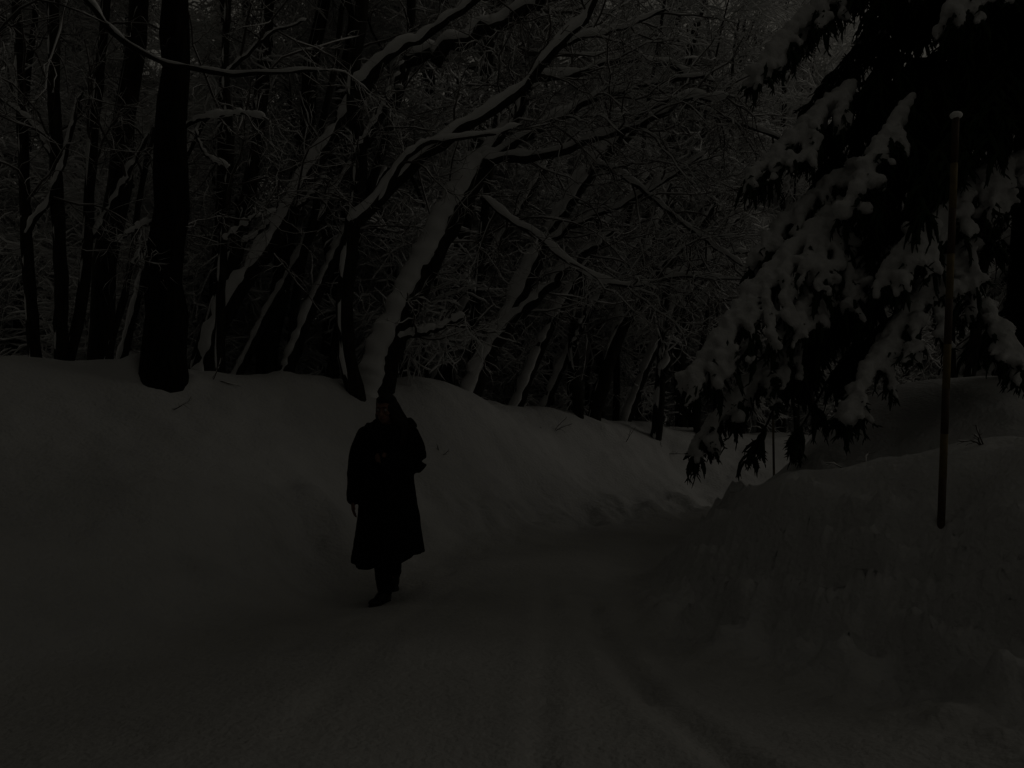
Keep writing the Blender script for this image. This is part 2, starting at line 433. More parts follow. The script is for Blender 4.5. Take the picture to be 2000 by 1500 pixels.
XS = axis([(-900, -200, 100), (-200, -60, 20), (-60, -20, 4), (-20, -8, 0.6), (-8, -3.5, 0.07), (-3.5, 4.5, 0.045), (4.5, 8, 0.09), (8, 20, 0.6), (20, 60, 4), (60, 200, 20), (200, 900, 100)])
YS = axis([(-400, -60, 60), (-60, -8, 6), (-8, 2, 0.5), (2, 9, 0.04), (9, 13, 0.06), (13, 22, 0.15), (22, 40, 0.8), (40, 100, 5), (100, 300, 25), (300, 1500, 150)])
GX, GY = np.meshgrid(XS, YS)
GZ = smooth_z(GX, GY)
smooth_z_cache['z'] = GZ
GZ = GZ + detail_z(GX, GY)
def ground_z(x, y):
    i = np.clip(np.searchsorted(XS, x) - 1, 0, len(XS) - 2); j = np.clip(np.searchsorted(YS, y) - 1, 0, len(YS) - 2)
    fx = (x - XS[i]) / (XS[i + 1] - XS[i]); fy = (y - YS[j]) / (YS[j + 1] - YS[j])
    return float((GZ[j, i] * (1 - fx) + GZ[j, i + 1] * fx) * (1 - fy) + (GZ[j + 1, i] * (1 - fx) + GZ[j + 1, i + 1] * fx) * fy)
# normals of the whole sheet, shared by its pieces so that no seam shows
gy, gx = np.gradient(GZ, YS, XS)
NRM = _norm(np.stack([-gx, -gy, np.ones_like(GZ)], -1)).reshape(-1, 3)
VERT = np.stack([GX, GY, GZ], -1).reshape(-1, 3)
ny, nx = GZ.shape
ii = np.arange(ny * nx).reshape(ny, nx)
QUADS = np.stack([ii[:-1, :-1], ii[:-1, 1:], ii[1:, 1:], ii[1:, :-1]], -1).reshape(-1, 4)
cxq = GX.ravel()[QUADS].mean(1); cyq = GY.ravel()[QUADS].mean(1)
dl, sl = seg_dist(cxq, cyq, LEFT); dr, sr = seg_dist(cxq, cyq, RIGHT)
is_left = sl > 0; is_right = (sr < 0) & ~is_left
is_road = ~is_left & ~is_right
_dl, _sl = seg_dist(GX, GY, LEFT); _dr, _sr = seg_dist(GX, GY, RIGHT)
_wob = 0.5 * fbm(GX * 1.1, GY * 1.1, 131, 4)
ROAD_TONE = (sstep(np.where(_sl > 0, -_dl, _dl) + _wob, -0.35, 0.45) * sstep(np.where(_sr < 0, -_dr, _dr) + _wob * .6, -0.05, 0.35)).ravel()
ROAD_TONE = ROAD_TONE * (0.72 + 0.5 * vnoise(GX * 0.9, GY * 2.2, 141).ravel())
def piece(name, sel, m):
    q = QUADS[sel]; u, inv = np.unique(q, return_inverse=True)
    me = mk_mesh(name, VERT[u], inv.reshape(-1, 4))
    me.normals_split_custom_set_from_vertices(NRM[u].tolist())
    at = me.attributes.new('packed', 'FLOAT', 'POINT'); at.data.foreach_set('value', ROAD_TONE[u].astype(np.float32))
    return link(name, me, m, kind='structure')
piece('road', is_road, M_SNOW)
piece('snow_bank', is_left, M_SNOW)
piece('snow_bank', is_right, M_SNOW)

# ------------------------------------------------------------------ trees of the wood
def path_pts(path, d0, d1, n):
    pts = np.array(path, float); m = len(pts)
    L = np.r_[0, np.cumsum(np.hypot(*np.diff(pts, axis=0).T))]; L /= L[-1]
    w = np.array([P(px, py, d0 + (d1 - d0) * t) for (px, py), t in zip(pts, L)])
    return resample(w, n)

def wobble(Pn, amp, rng):
    n = len(Pn); k = rng.normal(size=(n, 3)) * amp
    k[0] = 0
    return Pn + k

def hero_tree(label, trunk, w, d, limbs=(), snow=1.0, side=None, group='trees along the edge of the wood', bark=None, twigs=1.0, seed=0, sink=0.35, pull=(0.03, 0, -0.05), l2=(0.9, 2.0), t_tw=0.35, cat='tree', plaster=0.0, limb_snow=1.0, taper=1.0):
    """trunk: photo-pixel path, w: widths in px, d: distances; limbs: (path, w0, w1, d0, d1)"""
    rng = np.random.default_rng(100 + seed)
    tp = path_pts(trunk, d[0], d[1], 30)
    tr = w[1] / 2 / F * d[1] + (w[0] / 2 / F * d[0] - w[1] / 2 / F * d[1]) * (1 - np.linspace(0, 1, 30)) ** taper
    gz = ground_z(tp[0, 0], tp[0, 1])
    if tp[0, 2] > gz - sink:      # root it in the ground
        dirn = tp[0] - tp[1]; dirn /= np.linalg.norm(dirn)
        if dirn[2] > -0.3: dirn[2] = -0.6
        base = tp[0] + dirn * ((tp[0, 2] - (gz - sink)) / -dirn[2])
        tp = resample(np.vstack([base, tp]), 32); tr = np.r_[tr[0] * 1.15, tr[0] * 1.1, tr]
    tr = tr * (1 + 0.02 * np.sin(np.arange(len(tr)) * 1.7 + seed) + 0.03 * rng.normal(size=len(tr)))
    base = tp[0].copy()
    t = thing('tree', label, cat, base, group)
    bark = bark or M_BARK
    if taper > 1: tr[:6] *= np.array([1.30, 1.24, 1.15, 1.08, 1.03, 1.0])
    g = Geo(); g.tubes((wobble(tp, tr[0] * 0.05, rng) - base), tr, 12, 0.035, rng)
    link('trunk', g.mesh('trunk'), bark, t)
    sn = Geo()
    tp9 = resample(tp - base, 90); tr9 = np.interp(np.linspace(0, 1, 90), np.linspace(0, 1, len(tr)), tr)
    if snow > 0: sn.snow(tp9, tr9, (tr9 * 0.95 + 0.012) * snow, 9, rng, gaps=0.0 if seed == 5 else 0.12, power=1.0, lump=0.16, side=side)
    if plaster > 0: sn.snow(tp - base, tr, tr * 0.35 * plaster + 0.01, 6, rng, gaps=0.25, power=0.3, lump=0.4, side=(-0.8, -0.35, 0.5))
    Ls, Lr = [], []
    for path, w0, w1, d0, d1 in limbs:
        lp = path_pts(path, d0, d1, 18); lr = np.linspace(w0 / 2 / F * d0, w1 / 2 / F * d1, 18)
        lp = wobble(lp, lr.mean() * 0.35, rng)
        lr = lr * rng.uniform(.9, 1.1, 18); lr[-1] *= 0.5
        bg = Geo(); bg.tubes(lp - base, lr, 8, 0.05, rng)
        b = link('branch', bg.mesh('branch'), bark, t)
        lp2 = resample(lp - base, 46); lr2 = np.interp(np.linspace(0, 17, 46), np.arange(18), lr)
        sg = Geo(); sg.snow(lp2, lr2, (lr2 * 0.95 + 0.024) * limb_snow, 8, rng, gaps=0.03, power=0.4, lump=0.4)
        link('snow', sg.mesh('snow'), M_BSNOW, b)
        Ls.append(lp - base); Lr.append(lr)
    cr = Geo()
    par = [resample(x, 18) for x in Ls]; pr = list(Lr)
    par.append(resample(tp[int(len(tp) * t_tw):] - base, 18)); pr.append(np.interp(np.linspace(t_tw, 1, 18), np.linspace(0, 1, len(tr)), tr))
    par = np.array(par); pr = np.array(pr)
    lens = np.linalg.norm(np.diff(par, axis=1), axis=2).sum(1)
    for i in range(len(par)):
        k = max(3, int(lens[i] * 2.9 * twigs))
        a, ra = grow(par[i:i + 1], pr[i:i + 1], k, 0.06, 1.0, l2, (25, 75), 8, rng, (0.016, 0.35), 0.7, pull, 0.22, 0.6, 0.35)
        b, rb = grow(a, ra, 8, 0.12, 1.0, (0.35, 0.9), (25, 70), 6, rng, (0.0065, 0.4), 0.6, (0.02, 0, -0.04), 0.30, 0.7, 0.4)
        c, rc = grow(b, rb, 4, 0.15, 1.0, (0.12, 0.36), (25, 70), 3, rng, (0.0042, 0.5), 0.6, (0.02, 0, -0.02), 0.3, 0.8, 0.3)
        cr.tubes(a, ra, 4); cr.tubes(b, rb, 3); cr.tubes(c, rc, 3)
        s = max(snow, 0.55)
        sn.snow(a, ra, 0.016 * s, 4, rng, 0.15, 0.5); sn.snow(b, rb, 0.009 * s, 4, rng, 0.15, 0.5); sn.snow(c, rc, 0.0062 * s, 3, rng, 0.15, 0.5)
    link('crown', cr.mesh('crown'), M_TWIG, t, 'stuff')
    link('snow_cover', sn.mesh('snow_cover'), M_BSNOW, t, 'stuff')
    return t

hero_tree('thick black upright trunk rising from the left snow bank', [(316, 772), (318, 720), (322, 560), (335, 300), (344, 0), (352, -300), (350, -900), (360, -1300)], (76, 26), (9.2, 9.4), snow=0.0, bark=M_DARKBARK, twigs=0.55, taper=1.6, seed=1, t_tw=0.6, sink=0.5,
          l2=(0.4, .9), limbs=[([(352, 250), (400, 232), (470, 222), (520, 232)], 9, 4, 9.3, 9.0), ([(330, 430), (280, 440), (230, 470)], 8, 4, 9.3, 9.2)] + [([(352, -y0), (352 + sx * 250, -y0 - 160), (352 + sx * 560, -y0 - 240)], 24, 8, 9.3, 9.3 + dd) for y0, sx, dd in [(330, 1, -2.5), (420, -1, -2), (480, .7, -4), (560, -.4, -4), (640, 1, -1), (700, -1, -3), (780, .9, -3.5), (860, -.7, -2.5), (940, .6, -3), (1000, -.6, -3)]])
hero_tree('tree beyond the left edge with a long low branch sweeping across the black trunk', [(-160, 760), (-120, 400), (-60, 100), (0, -250)], (40, 30), (8.0, 8.0), snow=0.5, twigs=0.45, limb_snow=0.55, seed=2,
          limbs=[([(-40, -30), (100, -60), (170, -5), (232, 75), (330, 125), (420, 143), (490, 143), (560, 140), (640, 138)], 18, 6, 8.0, 7.7), ([(440, 146), (480, 110), (530, 65), (600, 40)], 9, 4, 7.85, 7.8)])
hero_tree('slim dark forked tree right above the walker, with snow packed in its fork', [(692, 762), (678, 690), (674, 600), (684, 480), (697, 390), (702, 300), (690, 200), (694, 110), (708, 0), (716, -200)], (36, 22), (10.8, 10.6), snow=0.35, twigs=0.5, seed=3, plaster=0.5,
          limbs=[([(690, 440), (740, 395), (800, 335), (890, 262), (960, 215), (1040, 152), (1090, 92), (1140, 40), (1180, -40)], 26, 14, 10.7, 10.2),
                 ([(702, 300), (735, 250), (770, 180), (790, 120)], 20, 12, 10.6, 10.4),
                 ([(692, 165), (760, 112), (860, 50), (940, -10), (1010, -60)], 18, 10, 10.6, 10.2),
                 ([(745, 395), (800, 300), (860, 275), (950, 262), (1020, 246)], 13, 6, 10.6, 10.2)])
hero_tree('tree hidden above, holding a thick snow-laden bough over the walker', [(650, 720), (700, 450), (760, 250), (800, 100), (803, 0), (806, -250)], (22, 15), (12.2, 11.6), snow=0.5, twigs=0.5, seed=4,
          limbs=[([(796, 118), (880, 95), (960, 55), (1050, 5), (1140, -50)], 30, 24, 11.6, 11.2)])
hero_tree('big leaning trunk under thick snow, directly behind the walker', [(742, 760), (758, 690), (800, 590), (840, 510), (880, 430), (945, 310)], (56, 42), (11.3, 11.6), snow=1.0, twigs=1.5, seed=5, side=(-0.6, -0.3, 0.75), t_tw=0.6,
          limbs=[([(942, 314), (1010, 310), (1090, 296), (1180, 266), (1270, 236), (1340, 196), (1420, 190)], 20, 9, 11.5, 11.0),
                 ([(942, 312), (1000, 285), (1080, 236), (1170, 192), (1290, 160), (1380, 150)], 20, 8, 11.6, 11.4),
                 ([(938, 320), (1000, 240), (1045, 155), (1120, 150), (1200, 122), (1300, 128), (1400, 160)], 20, 8, 11.6, 11.8),
                 ([(1045, 160), (1100, 90), (1200, 60), (1300, 20)], 12, 6, 11.7, 11.7),
                 ([(768, 668), (800, 658), (850, 642), (906, 620)], 13, 9, 11.3, 11.1),
                 ([(940, 385), (1000, 430), (1060, 470), (1120, 520), (1180, 552), (1240, 558), (1330, 540), (1420, 545)], 11, 6, 11.4, 10.8)])
hero_tree('leaning snowy tree right of the big leaning trunk', [(922, 775), (950, 700), (990, 630), (1050, 500), (1110, 400), (1172, 310), (1240, 250)], (36, 24), (12.9, 12.9), snow=0.9, side=(-0.6, -0.3, 0.75), twigs=1.3, seed=6,
          limbs=[([(984, 648), (1040, 590), (1100, 532), (1130, 505), (1200, 455)], 22, 14, 12.8, 12.6),
                 ([(1062, 480), (1120, 440), (1220, 398), (1300, 350), (1380, 300)], 15, 7, 12.8, 12.4),
                 ([(1160, 320), (1220, 345), (1290, 400), (1380, 470), (1450, 520)], 11, 6, 12.6, 12.0),
                 ([(1190, 290), (1290, 200), (1400, 225), (1500, 262), (1560, 300)], 12, 6, 12.4, 11.8)])
hero_tree('leaning snowy trunk between the black trunk and the forked tree', [(400, 735), (440, 610), (540, 460), (600, 350), (662, 250), (740, 130)], (40, 24), (11.2, 11.6), snow=0.9, side=(-0.6, -0.3, 0.75), twigs=0.7, seed=7,
          limbs=[([(560, 425), (610, 380), (640, 345)], 12, 7, 11.4, 11.3)])
hero_tree('dark trunk rising just right of the black trunk', [(388, 712), (420, 610), (460, 490), (488, 370), (505, 250), (520, 60), (530, -100)], (34, 22), (11.4, 11.8), snow=0.2, twigs=0.6, seed=8, plaster=0.4,
          limbs=[([(462, 490), (520, 440), (560, 400)], 9, 5, 11.5, 11.3)])
hero_tree('thin sapling at the crest right of the black trunk', [(430, 742), (428, 660), (432, 560), (440, 420), (450, 290), (440, 120), (450, -50)], (20, 12), (10.3, 10.6), snow=0.1, twigs=0.5, seed=9, plaster=0.4,
          limbs=[([(436, 470), (490, 430), (540, 410)], 7, 4, 10.4, 10.2), ([(446, 330), (400, 300), (380, 250)], 7, 4, 10.4, 10.3)])
hero_tree('snow-sided leaning trunk left of the forked tree', [(560, 725), (600, 620), (650, 510), (690, 430), (760, 330)], (28, 20), (11.8, 12.2), snow=0.8, side=(-0.6, -0.3, 0.75), twigs=0.7, seed=10)
hero_tree('thin dark trunk with a lump of snow lodged on it', [(922, 745), (926, 650), (935, 540), (945, 430), (955, 340), (975, 200)], (20, 14), (13.2, 13.4), snow=0.2, twigs=0.6, seed=11, plaster=0.3,
          limbs=[([(925, 570), (912, 560), (905, 545)], 16, 12, 13.1, 13.0)])
hero_tree('dark forked trunk leaning left behind the big leaning trunk', [(780, 640), (770, 560), (755, 470), (738, 400)], (22, 16), (13.0, 13.0), snow=0.3, twigs=0.5, seed=12)
hero_tree('dark trunk splitting in two at the middle of the bank crest', [(1160, 818), (1180, 740), (1205, 660), (1250, 590), (1290, 530), (1345, 480), (1400, 400)], (30, 16), (15.0, 14.8), snow=0.7, twigs=0.9, seed=13,
          limbs=[([(1200, 670), (1225, 590), (1250, 520), (1290, 430), (1310, 360)], 17, 9, 15.0, 14.9), ([(1290, 535), (1340, 530), (1400, 500), (1470, 490)], 10, 5, 14.8, 14.2)])
hero_tree('straight dark stem standing left of the split trunk', [(1130, 808), (1125, 740), (1118, 670), (1128, 600), (1150, 480)], (22, 13), (14.6, 14.8), snow=0.3, twigs=0.9, seed=14, plaster=0.3,
          limbs=[([(1122, 680), (1140, 620), (1150, 570)], 9, 5, 14.6, 14.5)])
hero_tree('gnarled dark double stem at the foot of the bank, left of the spruce', [(1282, 848), (1288, 780), (1292, 700), (1298, 600), (1310, 480)], (24, 13), (15.6, 15.6), snow=0.25, twigs=0.9, seed=15, plaster=0.5,
          limbs=[([(1294, 740), (1315, 670), (1340, 590), (1370, 480)], 14, 8, 15.6, 15.4)])
hero_tree('short dark stem beside the lowest spruce bough', [(1362, 842), (1360, 780), (1368, 700), (1390, 560)], (16, 8), (16.6, 16.6), snow=0.3, twigs=0.9, seed=16)
hero_tree('dark stem standing at the far left of the crest', [(70, 718), (60, 600), (50, 420), (42, 200), (30, -60)], (24, 16), (9.8, 10.2), snow=0.2, twigs=0.6, seed=17, plaster=0.3,
          limbs=[([(52, 460), (100, 380), (130, 300), (160, 180)], 10, 6, 9.9, 9.8)])
hero_tree('straight dark trunk second from the left of the crest', [(118, 718), (120, 560), (112, 400), (108, 240), (104, 60), (102, -150)], (26, 20), (9.9, 10.1), snow=0.1, twigs=0.5, seed=18, plaster=0.3,
          limbs=[([(114, 330), (60, 240), (0, 190)], 8, 5, 10.0, 9.8)])
hero_tree('slanting dark trunk third from the left of the crest', [(130, 716), (150, 640), (168, 520), (176, 360), (190, 190), (206, 20), (215, -120)], (22, 16), (10.0, 10.5), snow=0.3, twigs=0.6, seed=19, plaster=0.4,
          limbs=[([(172, 480), (215, 410), (250, 340), (290, 260)], 12, 7, 10.2, 10.2)])
hero_tree('thin crooked stem left of the black trunk', [(205, 715), (225, 640), (248, 560), (262, 470), (272, 390), (300, 250)], (16, 9), (10.2, 10.6), snow=0.5, twigs=0.7, seed=20,
          limbs=[([(255, 520), (300, 470), (330, 455)], 7, 4, 10.3, 10.2)])
hero_tree('dark slender tree close behind the forked tree', [(655, 700), (660, 600), (640, 460), (650, 300), (690, 60)], (20, 12), (12.6, 12.8), snow=0.3, twigs=0.7, seed=21)
hero_tree('dark trunk in the gap beneath the right spruce boughs', [(1885, 815), (1890, 760), (1900, 690), (1915, 560), (1930, 350)], (24, 16), (11.5, 12), snow=0.2, twigs=0.5, seed=22)
hero_tree('thinner trunk in the gap beneath the right spruce boughs', [(1862, 815), (1862, 740), (1858, 640), (1850, 500)], (15, 10), (11.8, 12), snow=0.2, twigs=0.5, seed=23)

for k, (lab, path, w, d) in enumerate([('slim leaning trunk rising left of the snow-sided leaning trunk', [(470, 720), (520, 620), (575, 520), (640, 400), (720, 270)], (22, 13), (12.0, 12.4)),
        ('slim leaning trunk passing behind the big leaning trunk', [(850, 740), (890, 640), (950, 520), (1010, 420), (1080, 300)], (24, 14), (13.6, 14)),
        ('slim leaning trunk right of the second leaning tree', [(1012, 790), (1070, 650), (1130, 540), (1190, 440), (1270, 340)], (22, 14), (14.2, 14.4)),
        ('thin leaning stem left of the straight dark stem', [(1062, 800), (1110, 690), (1175, 570), (1240, 480), (1320, 390)], (18, 10), (15.0, 15.2)),
        ('slim leaning trunk left of the gnarled double stem', [(1225, 822), (1270, 700), (1330, 580), (1390, 490), (1470, 390)], (20, 12), (16.2, 16.4)),
        ('slim leaning trunk between the slanting stems and the black trunk', [(236, 712), (262, 610), (290, 500), (330, 380), (400, 230)], (18, 11), (11.4, 11.8))]):
    hero_tree(lab, path, w, d, snow=0.8, side=(-0.6, -0.3, 0.75), twigs=0.9, seed=40 + k)

# ---- prototypes for the wood behind
def proto(seed, H, r0, lean, nl, low, spread, up, sk=1.0):
    rng = np.random.default_rng(500 + seed)
    n = 16; t = np.linspace(0, 1, n)
    bend = rng.uniform(-.3, .3)
    tp = np.stack([lean * H * t ** 1.3, bend * 0.12 * H * np.sin(t * 3.0), H * t * (1 - 0.12 * lean)], 1) + rng.normal(size=(n, 3)) * 0.045
    tp[0] = (0, 0, -0.5)
    tr = r0 * (1 - 0.85 * t)
    g = Geo(); g.tubes(tp, tr, 8, 0.06, rng); trunk = g.mesh('trunk')
    par, pr = tp[None], tr[None]
    a, ra = grow(par, pr, nl, low, 0.98, (spread * .6, spread * 1.2), up, 10, rng, (r0 * .5, 0.25), 0.8, (0.03, 0, -0.045), 0.16, 0.6, 0.45)
    b, rb = grow(a, ra, 10, 0.15, 1.0, (0.7, 1.6), (25, 70), 7, rng, (0.015, 0.35), 0.6, (0, 0, -0.04), 0.32, 0.6, 0.4)
    c, rc = grow(b, rb, 11, 0.1, 1.0, (0.35, 0.85), (25, 75), 5, rng, (0.0075, 0.5), 0.6, (0, 0, -0.04), 0.30, 0.75, 0.4)
    cr = Geo(); cr.tubes(a, ra, 5); cr.tubes(b, rb, 3); cr.tubes(c, rc, 3)
    sn = Geo()
    sn.snow(tp, tr, tr * 0.6, 6, rng, 0.15, 0.8); sn.snow(a, ra, ra * 0.5 + 0.024, 5, rng, 0.12, 0.5)
    sn.snow(b, rb, 0.027 * sk, 4, rng, 0.06, 0.3); sn.snow(c, rc, 0.020 * sk, 3, rng, 0.08, 0.25)
    return trunk, cr.mesh('crown'), sn.mesh('snow_cover')
PROTOS = [proto(1, 11, .13, .18, 17, .14, 3.2, (30, 70)), proto(2, 12, .15, .05, 16, .18, 3.0, (35, 75)), proto(3, 9, .10, .35, 16, .12, 2.8, (25, 65)),
          proto(4, 13, .16, .12, 18, .2, 3.4, (30, 70)), proto(5, 8, .08, .45, 15, .1, 2.6, (25, 65)), proto(6, 10, .11, -.08, 16, .15, 2.8, (30, 70))]
BUSH = [proto(11, 4.2, .05, .25, 12, .06, 1.8, (20, 70), .72), proto(12, 3.2, .04, .4, 11, .05, 1.6, (20, 75), .72), proto(13, 5.0, .055, .1, 12, .06, 1.9, (20, 70), .72)]
STEMS = [proto(31, 11, .085, .05, 8, .45, 2.0, (25, 60), .72), proto(32, 10, .065, .16, 8, .40, 1.8, (25, 60), .72), proto(33, 12, .10, .02, 8, .5, 2.2, (25, 60), .72), proto(34, 8, .05, .25, 7, .35, 1.6, (25, 60), .72)]
SAPL = [proto(51, 6.5, .04, .12, 22, .04, 1.7, (20, 60), .85), proto(52, 5.5, .035, .28, 20, .03, 1.6, (20, 60), .85), proto(53, 8, .05, .06, 24, .05, 1.9, (20, 60), .85)]
HIGH = [proto(41, 13, .20, .20, 26, .46, 4.6, (35, 80)), proto(42, 14, .22, .12, 26, .46, 4.8, (35, 80))]
for k, (tr_, cr_, sn_) in enumerate(PROTOS + BUSH + STEMS + HIGH + SAPL):
    tr_.materials.append(M_BARK); cr_.materials.append(M_TWIG); sn_.materials.append(M_BSNOW)
CX = np.array([c[0] for c in CREST]); CD = np.array([c[2] for c in CREST])
placed = []
MARKS = [(130, 'left of the slanting left stems'), (316, 'just left of the black trunk'), (430, 'just right of the black trunk'), (690, 'left of the forked tree'), (800, 'behind the forked tree'),
         (930, 'right of the big leaning trunk'), (1130, 'left of the straight dark stem'), (1290, 'left of the gnarled double stem'), (1450, 'beside the spruce tips'), (1750, 'behind the spruce'), (9999, 'behind the banded pole')]
def zone(px, d):
    far = 'near the crest' if d < 15 else 'inside the wood' if d < 21 else 'deep in the wood' if d < 32 else 'at the far back'
    return next(n for x, n in MARKS if px < x), far
def plant(kind, px, d, scale, rz, rng):
    x = (px - 1000) / F * d
    tr_, cr_, sn_ = kind
    z = ground_z(x, d) - 0.05
    where, far = zone(px, d)
    bush = any(kind is b for b in BUSH); stem = any(kind is b for b in STEMS); sap = any(kind is b for b in SAPL)
    nm = 'shrub' if bush else 'tree'
    look = 'low snowy bush' if bush else 'bare straight dark stem' if stem else 'twiggy frosted sapling' if sap else 'branchy snow-covered tree'
    t = thing(nm, f'{look} {far}, {where}', nm, (x, d, z), ('bushes' if bush else 'stems' if stem else 'saplings' if sap else 'trees') + f' {far}, {where}')
    t.scale = (scale,) * 3; t.rotation_euler = (0, 0, rz)
    link('trunk', tr_, None, t); link('crown', cr_, None, t, 'stuff'); link('snow_cover', sn_, None, t, 'stuff')
def scatter(n, kinds, dmin, dmax, smin, smax, gap, rng, pw=1.4):
    k = tries = 0
    while k < n and tries < n * 60:
        tries += 1
        px = rng.uniform(-260, 2260)
        c = np.interp(px, CX, CD) + 1.2
        d = max(c, dmin) + (dmax - max(c, dmin)) * rng.uniform() ** pw
        x = (px - 1000) / F * d
        if px < 800 and rng.uniform() < (.9 if d > 24 else .35 if d > 15 else .15): continue
        if any((x - a) ** 2 + (d - b) ** 2 < gap * gap for a, b in placed): continue
        placed.append((x, d))
        plant(kinds[rng.integers(len(kinds))], px, d, rng.uniform(smin, smax), rng.normal() * 0.7 + (0 if rng.uniform() < .75 else math.pi), rng)
        k += 1
r2 = np.random.default_rng(21)
for px, d, lab in [(185, 10.7, 'tall trunk with a high crown behind the slanting left stems'), (520, 12.2, 'tall straight trunk midway between the black trunk and the forked tree'), (640, 13.4, 'tall trunk just left of the forked tree, deeper in'),
                   (868, 14.2, 'tall straight trunk showing right of the big leaning trunk')]:
    x = (px - 1000) / F * d; placed.append((x, d)); tr_, cr_, sn_ = HIGH[px % 2]
    t = thing('tree', lab, 'tree', (x, d, ground_z(x, d) - .05), 'tall trees standing behind the crest')
    t.rotation_euler = (0, 0, r2.normal() * .4 - .4); t.scale = (.8, .8, 1.0)
    link('trunk', tr_, None, t); link('crown', cr_, None, t, 'stuff'); link('snow_cover', sn_, None, t, 'stuff')
scatter(38, PROTOS, 12, 26, .75, 1.15, 1.1, r2, 1.2)
scatter(30, PROTOS, 24, 46, .9, 1.4, 1.3, r2, 1.1)
scatter(26, BUSH, 11, 24, .7, 1.2, 0.7, r2, 1.2)
scatter(66, STEMS, 10.5, 22, .8, 1.2, 0.5, r2, 1.2)
scatter(54, SAPL, 13, 27, .8, 1.25, 0.5, r2, 1.1)

# ------------------------------------------------------------------ spruce
def solid(name, geo_list, voxel, smooth_it=6, mat_=None, parent=None, noise=0.0, nscale=6.0, seed=0, extra=None):
    """union of closed shapes through a voxel remesh, returned as one mesh object"""
    bm = bmesh.new()
    for kind, *a in geo_list:
        if kind == 'ell':
            c, r, rot = a
            mtx = Matrix.Translation(Vector(c)) @ (rot if rot is not None else Matrix.Identity(4)) @ Matrix.Diagonal((*r, 1))
            bmesh.ops.create_icosphere(bm, subdivisions=3 if max(r) > .03 else 2, radius=1, matrix=mtx)
        elif kind == 'tube':
            pts, rad = a[0], a[1]; sides = 10 if len(a) < 3 else a[2]
            pts = np.asarray(pts, float)[None]; rad = np.asarray(rad, float)[None]
            T, U, V = frames(pts)
            rings = []
            for i in range(pts.shape[1]):
                ring = []
                for k in range(sides):
                    th = 2 * math.pi * k / sides
                    ring.append(bm.verts.new(pts[0, i] + (V[0, i] * math.cos(th) + U[0, i] * math.sin(th)) * rad[0, i]))
                rings.append(ring)
            for r0, r1 in zip(rings[:-1], rings[1:]):
                for k in range(sides):
                    bm.faces.new((r0[k], r0[(k + 1) % sides], r1[(k + 1) % sides], r1[k]))
            bm.faces.new(rings[0][::-1]); bm.faces.new(rings[-1])
            for e in (0, -1):
                bmesh.ops.create_icosphere(bm, subdivisions=2, radius=float(rad[0, e]), matrix=Matrix.Translation(Vector(pts[0, e])))
    bmesh.ops.recalc_face_normals(bm, faces=bm.faces)
    me = bpy.data.meshes.new(name); bm.to_mesh(me); bm.free()
    if extra is not None: extra(me)
    o = bpy.data.objects.new(name, me); C.objects.link(o)
    md = o.modifiers.new('r', 'REMESH'); md.mode = 'VOXEL'; md.voxel_size = voxel; md.use_smooth_shade = True
    if smooth_it:
        ms = o.modifiers.new('s', 'SMOOTH'); ms.iterations = smooth_it; ms.factor = 0.5
    dg = bpy.context.evaluated_depsgraph_get()
    m2 = bpy.data.meshes.new_from_object(o.evaluated_get(dg))
    bpy.data.objects.remove(o); bpy.data.meshes.remove(me)
    m2.name = name
    if noise:
        n = len(m2.vertices); co = np.empty(n * 3, np.float32); m2.vertices.foreach_get('co', co); co = co.reshape(-1, 3)
        nr = np.empty(n * 3, np.float32); m2.vertices.foreach_get('normal', nr); nr = nr.reshape(-1, 3)
        q = fbm(co[:, 0] * nscale + co[:, 2] * nscale * .7, co[:, 1] * nscale + co[:, 2] * nscale * .6, seed, 3)
        co = co + nr * (noise * 2 * q)[:, None]
        m2.vertices.foreach_set('co', co.astype(np.float32).ravel()); m2.update()
    m2.materials.clear()
    if mat_: m2.materials.append(mat_)
    m2.polygons.foreach_set('use_smooth', np.ones(len(m2.polygons), bool))
    ob = bpy.data.objects.new(name, m2); C.objects.link(ob)
    if parent: ob.parent = parent
    return ob

TR_X, TR_Y = P(2035, 800, 8.3)[:2]
spr_base = np.array([TR_X, TR_Y, ground_z(TR_X, TR_Y) - 0.2])
spruce = thing('spruce_tree', 'large dark spruce on the right with drooping boughs loaded with snow', 'tree', spr_base)
g = Geo()
tz = np.linspace(0, 21, 20)
g.tubes(np.stack([0.03 * np.sin(tz), 0.03 * np.cos(tz * .7), tz], 1), np.linspace(.27, .06, 20) + np.r_[.09, .03, np.zeros(18)], 14, .04, np.random.default_rng(3))
link('trunk', g.mesh('trunk'), M_DARKBARK, spruce)

